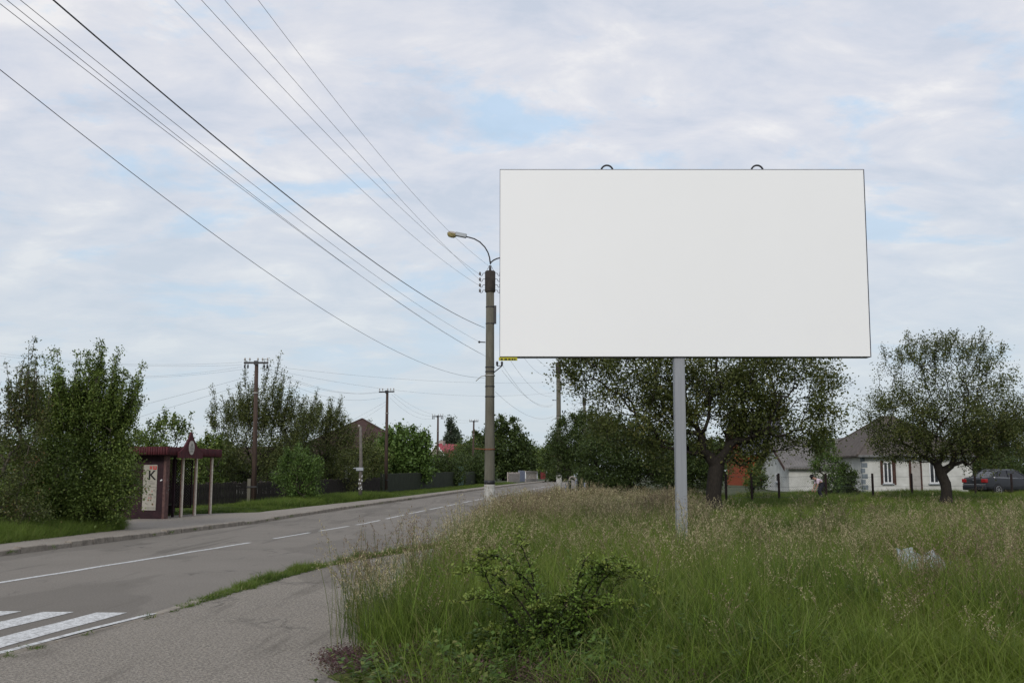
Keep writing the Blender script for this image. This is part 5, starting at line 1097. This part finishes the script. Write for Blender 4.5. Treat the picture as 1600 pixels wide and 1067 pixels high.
def scatter(name, P, rot, scl, idx, protos, label, cat='grass', mat=None):
    """one ground-cover object: tufts instanced on its own points by geometry nodes"""
    c = bpy.data.collections.new(name + '_tufts')
    for i, p in enumerate(protos): p.name = '%02d_%s' % (i, name); c.objects.link(p)
    me = bpy.data.meshes.new(name); me.vertices.add(len(P)); me.vertices.foreach_set('co', np.asarray(P, np.float32).ravel())
    a = me.attributes.new('rot', 'FLOAT_VECTOR', 'POINT'); a.data.foreach_set('vector', np.asarray(rot, np.float32).ravel())
    a = me.attributes.new('scl', 'FLOAT_VECTOR', 'POINT'); a.data.foreach_set('vector', np.asarray(scl, np.float32).ravel())
    a = me.attributes.new('idx', 'INT', 'POINT'); a.data.foreach_set('value', np.asarray(idx, np.int32))
    o = bpy.data.objects.new(name, me); COL.objects.link(o); tag(o, label, cat, None, 'stuff')
    ng = bpy.data.node_groups.new(name + '_nodes', 'GeometryNodeTree'); ng.interface.new_socket('Geometry', in_out='INPUT', socket_type='NodeSocketGeometry'); ng.interface.new_socket('Geometry', in_out='OUTPUT', socket_type='NodeSocketGeometry')
    n = ng.nodes; l = ng.links; gi = n.new('NodeGroupInput'); go = n.new('NodeGroupOutput'); ip_ = n.new('GeometryNodeInstanceOnPoints'); ci = n.new('GeometryNodeCollectionInfo'); ci.inputs['Collection'].default_value = c
    ci.inputs['Separate Children'].default_value = True; ci.inputs['Reset Children'].default_value = True; ip_.inputs['Pick Instance'].default_value = True
    def na(nm, ty):
        q = n.new('GeometryNodeInputNamedAttribute'); q.data_type = ty; q.inputs['Name'].default_value = nm; return next(s for s in q.outputs if s.enabled and s.name == 'Attribute')
    m2p = n.new('GeometryNodeMeshToPoints'); l.new(gi.outputs[0], m2p.inputs['Mesh']); l.new(m2p.outputs[0], ip_.inputs['Points']); l.new(ci.outputs[0], ip_.inputs['Instance'])
    l.new(na('idx', 'INT'), ip_.inputs['Instance Index']); e2r = n.new('FunctionNodeEulerToRotation'); l.new(na('rot', 'FLOAT_VECTOR'), e2r.inputs[0]); l.new(e2r.outputs[0], ip_.inputs['Rotation']); l.new(na('scl', 'FLOAT_VECTOR'), ip_.inputs['Scale'])
    l.new(ip_.outputs[0], go.inputs[0]); md = o.modifiers.new('tufts', 'NODES'); md.node_group = ng; return o
rg = np.random.default_rng(123)
leafy = [proto('t', join(blades(38, .17, .3, .66, .0075, .35, rg), blades(9, .16, .6, .92, .009, .45, rg, 4)), M_GR) for _ in range(7)]
leafy_far = [proto('t', blades(40, .26, .36, .72, .013, .32, rg, 2), M_GR) for _ in range(4)]
stalky = [proto('t', join(stalks(8, .17, .58, 1.05, rg, .0038, 24, .22, .011), blades(10, .15, .4, .8, .006, .25, rg)), M_ST) for _ in range(7)]
stalky_far = [proto('t', join(stalks(13, .26, .68, 1.02, rg, .006, 12, .17, .019), blades(8, .2, .4, .75, .010, .25, rg, 2)), M_ST) for _ in range(4)]
def nz2(x, y, s, o): return np.array([mnoise.noise(Vector((a * s + o, b * s, o * 1.7))) for a, b in zip(x, y)])
def field(y0, y1, dens, xmargin=2.6):
    A = (y1 - y0) * (ip(GB, (y0 + y1) / 2) * -1 + .55 * (y0 + y1) / 2 + 2); n_ = int(A * dens); y = rg.uniform(y0, y1, n_); xl_ = ip(GB, y); xr_ = .55 * y + xmargin; xl_ = xl_ + np.where(y > 12, .42, .22); x = xl_ + (xr_ - xl_) * rg.random(n_); return x, y
def hgt_f(x, y):
    r = x / y; right = sstep((r - .13) / .08); near = 1.0 + .15 * sstep((y - 13) / 12); far = near - right * (.22 * sstep((y - 13) / 12) + .42 * sstep((y - 24) / 24))
    far = far * (1 - .36 * (1 - right) * sstep((y - 33) / 20)) * (1 - .12 * (1 - sstep((r - .03) / .03)) * (y > 20))
    far = far * (1 - .30 * sstep((9.3 - y) / 1.2) - .25 * sstep((7.6 - y) / .8))
    far = far * (1 - .15 * np.exp(-(((r - .4) / .05) ** 4 + ((y - 13.2) / 1.9) ** 4)))
    return far * (.9 + .15 * np.sin(x * 1.7 + y * .6) * np.sin(y * .9))
def pack(x, y, sc, i0, i1, tilt=.12):
    n_ = len(x); P = np.stack([x, y, GF(x, y) - .02], -1); rot = np.stack([rg.normal(size=n_) * tilt, rg.normal(size=n_) * tilt, rg.uniform(0, 6.283, n_)], -1); w_ = rg.uniform(.85, 1.2, n_); s = np.stack([w_, w_, sc * rg.uniform(.82, 1.12, n_)], -1); return P, rot, s, rg.integers(i0, i1, n_)
def cat_(L_): return [np.concatenate(q) for q in zip(*L_)]
rose_c = lambda x, y: np.exp(-(((x - .37) / .62) ** 2 + ((y - 8.75) / .7) ** 2) ** 1.5)
A_ = []
for y0, y1, de, i0, i1 in ((3.5, 7.6, 55, 0, 7), (7.6, 13, 62, 0, 7), (13, 22, 44, 0, 7), (22, 36, 20, 7, 11), (36, 60, 11, 7, 11)):
    x, y = field(y0, y1, de); dn = 1 - .6 * rose_c(x, y) - .95 * np.exp(-(((x - 5.85) / .5) ** 2 + ((y - 14.55) / .28) ** 2) ** 2) - .45 * (y < 8.7) * (x < .9) * (x > -1.2)
    edge_ = sstep((x - ip(GB, y)) / .8); cl_ = .55 + .45 * sstep((nz2(x, y, 1.5, 21.0) + .15) / .3); k = rg.random(len(x)) < dn * (.2 + .8 * edge_) * cl_; x, y = x[k], y[k]
    A_.append(pack(x, y, hgt_f(x, y) * (1 + .12 * (1 - sstep((x / y - .13) / .06)) * (y > 14)) * (1 + .30 * nz2(x, y, .8, 31.0)), i0, i1))
P, rt, sc_, ix = cat_(A_); scatter('meadow_grass', P, rt, sc_, ix, leafy + leafy_far, 'long green blades of the unmown meadow')
A_ = []
for y0, y1, de, i0, i1 in ((3.5, 7.9, 12, 0, 7), (7.9, 13, 20, 0, 7), (13, 22, 24, 0, 7), (22, 36, 15, 7, 11), (36, 58, 9, 7, 11)):
    x, y = field(y0, y1, de); r = x / y; q = nz2(x, y, .33, 4.0); q2 = nz2(x, y, 1.1, 9.0)
    left = 1 - sstep((r - .13) / .10); pr = .07 + .75 * sstep((q + .0) / .3) * (.35 + .65 * left) + .34 * left * sstep((y - 12) / 4) + .42 * sstep((r - .30) / .1) * (y < 17) + .2 * (r > .12) * (y < 15); pr = .5 * pr * (1 - .8 * sstep((r - .14) / .05) * sstep((y - 20) / 8)); pr *= (.6 + .6 * sstep((q2 + .2) / .4)); pr *= 1 - .95 * (np.abs(r - .4) < .045) * (y > 12.4) * (y < 14.9); pr *= 1 - rose_c(x, y); pr *= sstep((y - 7.6) / 1.4) * .9 + .1
    k = rg.random(len(x)) < pr; x, y = x[k], y[k]; A_.append(pack(x, y, hgt_f(x, y) * 1.02, i0, i1, .07))
x = rg.uniform(-1.75, -1.0, 30); y = rg.uniform(9.6, 12.5, 30); x = np.maximum(x, ip(GB, y) - .12); A_.append(pack(x, y, np.full(30, .98), 0, 7, .06))
P, rt, sc_, ix = cat_(A_); scatter('seeding_grass', P, rt, sc_, ix, stalky + stalky_far, 'tan seed heads of tall grasses standing over the meadow')
M_BL = leafmat('broad_weed_leaves', (.03, .06, .012), (.10, .17, .03), (.2, .2, .06), .3)
def weedplant(rs):
    P = []; v = []; V = []; Fq = []; v_ = []; h_ = []
    for st_ in range(rs.integers(2, 5)):
        x, y_ = rs.normal(size=2) * .05; H = rs.uniform(.35, .8); dx, dy = rs.normal(size=2) * .12; nl = int(H * 26); pts = [np.array([x + dx * t * t, y_ + dy * t * t, H * t]) for t in np.linspace(0, 1, 5)]
        b = len(V)
        for p in pts: V += [tuple(p - [.003, 0, 0]), tuple(p + [.003, 0, 0])]
        for q in range(4): Fq.append((b + 2 * q, b + 2 * q + 1, b + 2 * q + 3, b + 2 * q + 2)); v_.append(.2); h_.append(0)
        for q in range(nl):
            t = rs.uniform(.15, 1); c = np.array([x + dx * t * t, y_ + dy * t * t, H * t]); a = rs.uniform(0, 6.28); ll = rs.uniform(.05, .12) * (1.15 - .6 * t); d = np.array([math.cos(a), math.sin(a), rs.uniform(-.2, .7)]); sd_ = np.array([-math.sin(a), math.cos(a), 0]) * ll * .28
            b = len(V); m_ = c + d * ll * .5 + [0, 0, ll * .08]; V += [tuple(c), tuple(m_ + sd_), tuple(c + d * ll), tuple(m_ - sd_)]; Fq.append((b, b + 1, b + 2, b + 3)); v_.append(rs.uniform(.1, 1)); h_.append(0)
    return V, Fq, v_, h_
wp = [proto('t', weedplant(rg), M_BL) for _ in range(6)]
A_ = []
for y0, y1, de in ((7.7, 14, 9), (14, 26, 5), (26, 54, 1.6)):
    x, y = field(y0, y1, de); k = (rg.random(len(x)) < .08 + .92 * sstep((nz2(x, y, .7, 15.0) - .05) / .2)) & ~((np.abs(x / y - .4) < .05) & (y > 11) & (y < 15)); x, y = x[k], y[k]; A_.append(pack(x, y, hgt_f(x, y) * rg.uniform(.8, 1.1, len(x)), 0, 6, .15))
x = rg.uniform(-1.2, 1.6, 150); y = rg.uniform(7.7, 8.9, 150); A_.append(pack(x, y, rg.uniform(.35, .6, 150), 0, 6, .3))
P, rt, sc_, ix = cat_(A_); scatter('broadleaf_weeds', P, rt, sc_, ix, wp, 'patches of broad-leaved weeds among the meadow grasses', 'weeds')
# short verge and weeds
short = [proto('t', blades(60, .15, .06, .17, .008, .7, rg, 2), M_SH) for _ in range(5)]
tallv = [proto('t', blades(50, .17, .22, .5, .010, .5, rg, 2), M_SH) for _ in range(4)]
A_ = []
y = rg.uniform(12, 118, 15000); xe = ip(LK, y) - ip(LW, y); x = xe - rg.uniform(0, 1, 15000) ** 1.5 * (7.0 + .03 * y); k = rg.random(15000) < np.clip(60 / y, .3, 1); x, y = x[k], y[k]
A_.append(pack(x, y, np.where(rg.random(len(x)) < .5, 1.0, .8) * (1 + .6 * nz2(x, y, .6, 2.0)), 0, 5, .15))
y = rg.uniform(22, 38.5, 3600); xe = ip(LK, y) - ip(LW, y); x = xe - .10 - rg.uniform(0, 1, 3600) ** 1.3 * 2.4; k = ~((y > 33.6) & (x > -14.5)); x, y = x[k], y[k]; A_.append(pack(x, y, rg.uniform(.7, 1.15, len(x)), 5, 9, .12))
y = rg.uniform(46, 62, 1400); xe = ip(LK, y) - ip(LW, y); x = xe - .5 - rg.uniform(0, 1, 1400) * 2.2; A_.append(pack(x, y, rg.uniform(.6, 1.0, 1400), 5, 9, .12))
P, rt, sc_, ix = cat_(A_); scatter('verge_grass', P, rt, sc_, ix, short + tallv, 'bright green grass of the far verge behind the left pavement')
weed = [proto('t', blades(34, .09, .03, .10, .007, .9, rg, 2), M_SH) for _ in range(4)]
A_ = []
y = 8 + 16 * rg.uniform(0, 1, 4200) ** .8; x = ip(RK, y) + .10 + rg.normal(size=4200) * (.028 + .026 * sstep((y - 13) / 3)) + .0; pr = np.where(y < 12.5, .3 * (nz2(x * .2, y, 4.0, 2.2) > .12), np.where(y < 14.5, .4, .55)) * (.35 + .65 * sstep((nz2(x * .3, y, 2.6, 3.3) + .2) / .25)); k = rg.random(4200) < pr
x, y = x[k], y[k]; p_ = pack(x, y, (.4 + .65 * sstep((y - 12.5) / 3) * (1 + 1.6 * nz2(x, y, 2.6, 6))) * rg.uniform(.4, 1.7, len(x)), 0, 4, .2); p_[0][:, 2] = gz(x, y) + .035; A_.append(p_)
y = rg.uniform(20, 60, 500); x = ip(LK, y) + rg.normal(size=500) * .03 + np.where(rg.random(500) < .4, .02, -.16); k = nz2(x * .2, y, 1.7, 8.1) > .22; x, y = x[k], y[k]; p_ = pack(x, y, np.full(len(x), .8), 0, 4, .2); p_[0][:, 2] = gz(x, y) + .05; A_.append(p_)
P, rt, sc_, ix = cat_(A_); scatter('kerb_weeds', P, rt, sc_, ix, weed, 'tufts of short grass growing out of the kerb joints')
# purple dead nettles and low weeds at the foot of the meadow
def nettle(rs):
    V = []; Fq = []; v_ = []; h_ = []
    for s in range(16):
        a = rs.uniform(0, 6.28); r_ = .13 * math.sqrt(rs.random()); x, y_ = r_ * math.cos(a), r_ * math.sin(a); H = rs.uniform(.06, .22)
        for q in range(9):
            z = H * (q + 1) / 9; s_ = .022 * (1.1 - q / 14); P = np.array([[x, y_, z]]) + rs.normal(size=(1, 3)) * .008; a_, b_ = leaf_quads(P, s_ * 1.5, .6, .7, rs); b = len(V); V += [tuple(t) for t in a_]; Fq += [tuple(b + i for i in f) for f in b_]; v_.append(rs.random()); h_.append((q + 1) / 9)
    return V, Fq, v_, h_
net = [proto('t', nettle(rg), M_NET) for _ in range(5)]
x = np.concatenate([rg.uniform(-1.75, -.6, 700), rg.uniform(-1.0, 1.6, 1100)]); y = np.concatenate([rg.uniform(8.0, 9.5, 700), rg.uniform(7.5, 8.7, 1100)]); k = (x > ip(GB, y) - .12) & (nz2(x, y, 1.6, 5.5) > -.28); x, y = x[k], y[k]; k = np.hypot((x + 1.02) / .28, (y - 8.15) / .3) > 1; x, y = x[k], y[k]
P, rt, sc_, ix = pack(x, y, np.full(len(x), 1.0), 0, 5, .15); scatter('dead_nettles', P, rt, sc_, ix, net, 'low purple-tinged weeds at the corner of the pavement', 'weeds')
mb = MB(); n_ = 28; ctr_ = (-1.02, 8.15); pts = [(ctr_[0] + (.36 + .07 * math.sin(3 * a) + .05 * math.sin(7 * a + 1)) * math.cos(a), ctr_[1] + (.42 + .08 * math.sin(2 * a + 1)) * math.sin(a)) for a in np.linspace(0, 2 * math.pi, n_, endpoint=False)]
vs = [(x, y, float(max(GF(x, y), gz(x, y) + .05)) + .006) for x, y in pts]; vi = [(ctr_[0] + (x - ctr_[0]) * .6, ctr_[1] + (y - ctr_[1]) * .6, float(max(GF(x, y), gz(x, y) + .05)) + .03) for x, y in pts]
mb.add(vs + vi + [(ctr_[0], ctr_[1], .095)], [(i, (i + 1) % n_, n_ + (i + 1) % n_, n_ + i) for i in range(n_)] + [(n_ + i, n_ + (i + 1) % n_, 2 * n_) for i in range(n_)]); tag(mb.build('moss_patch', M_MOSS, smooth=True), 'yellow-green cushion of moss at the pavement corner', 'moss', None, 'stuff')
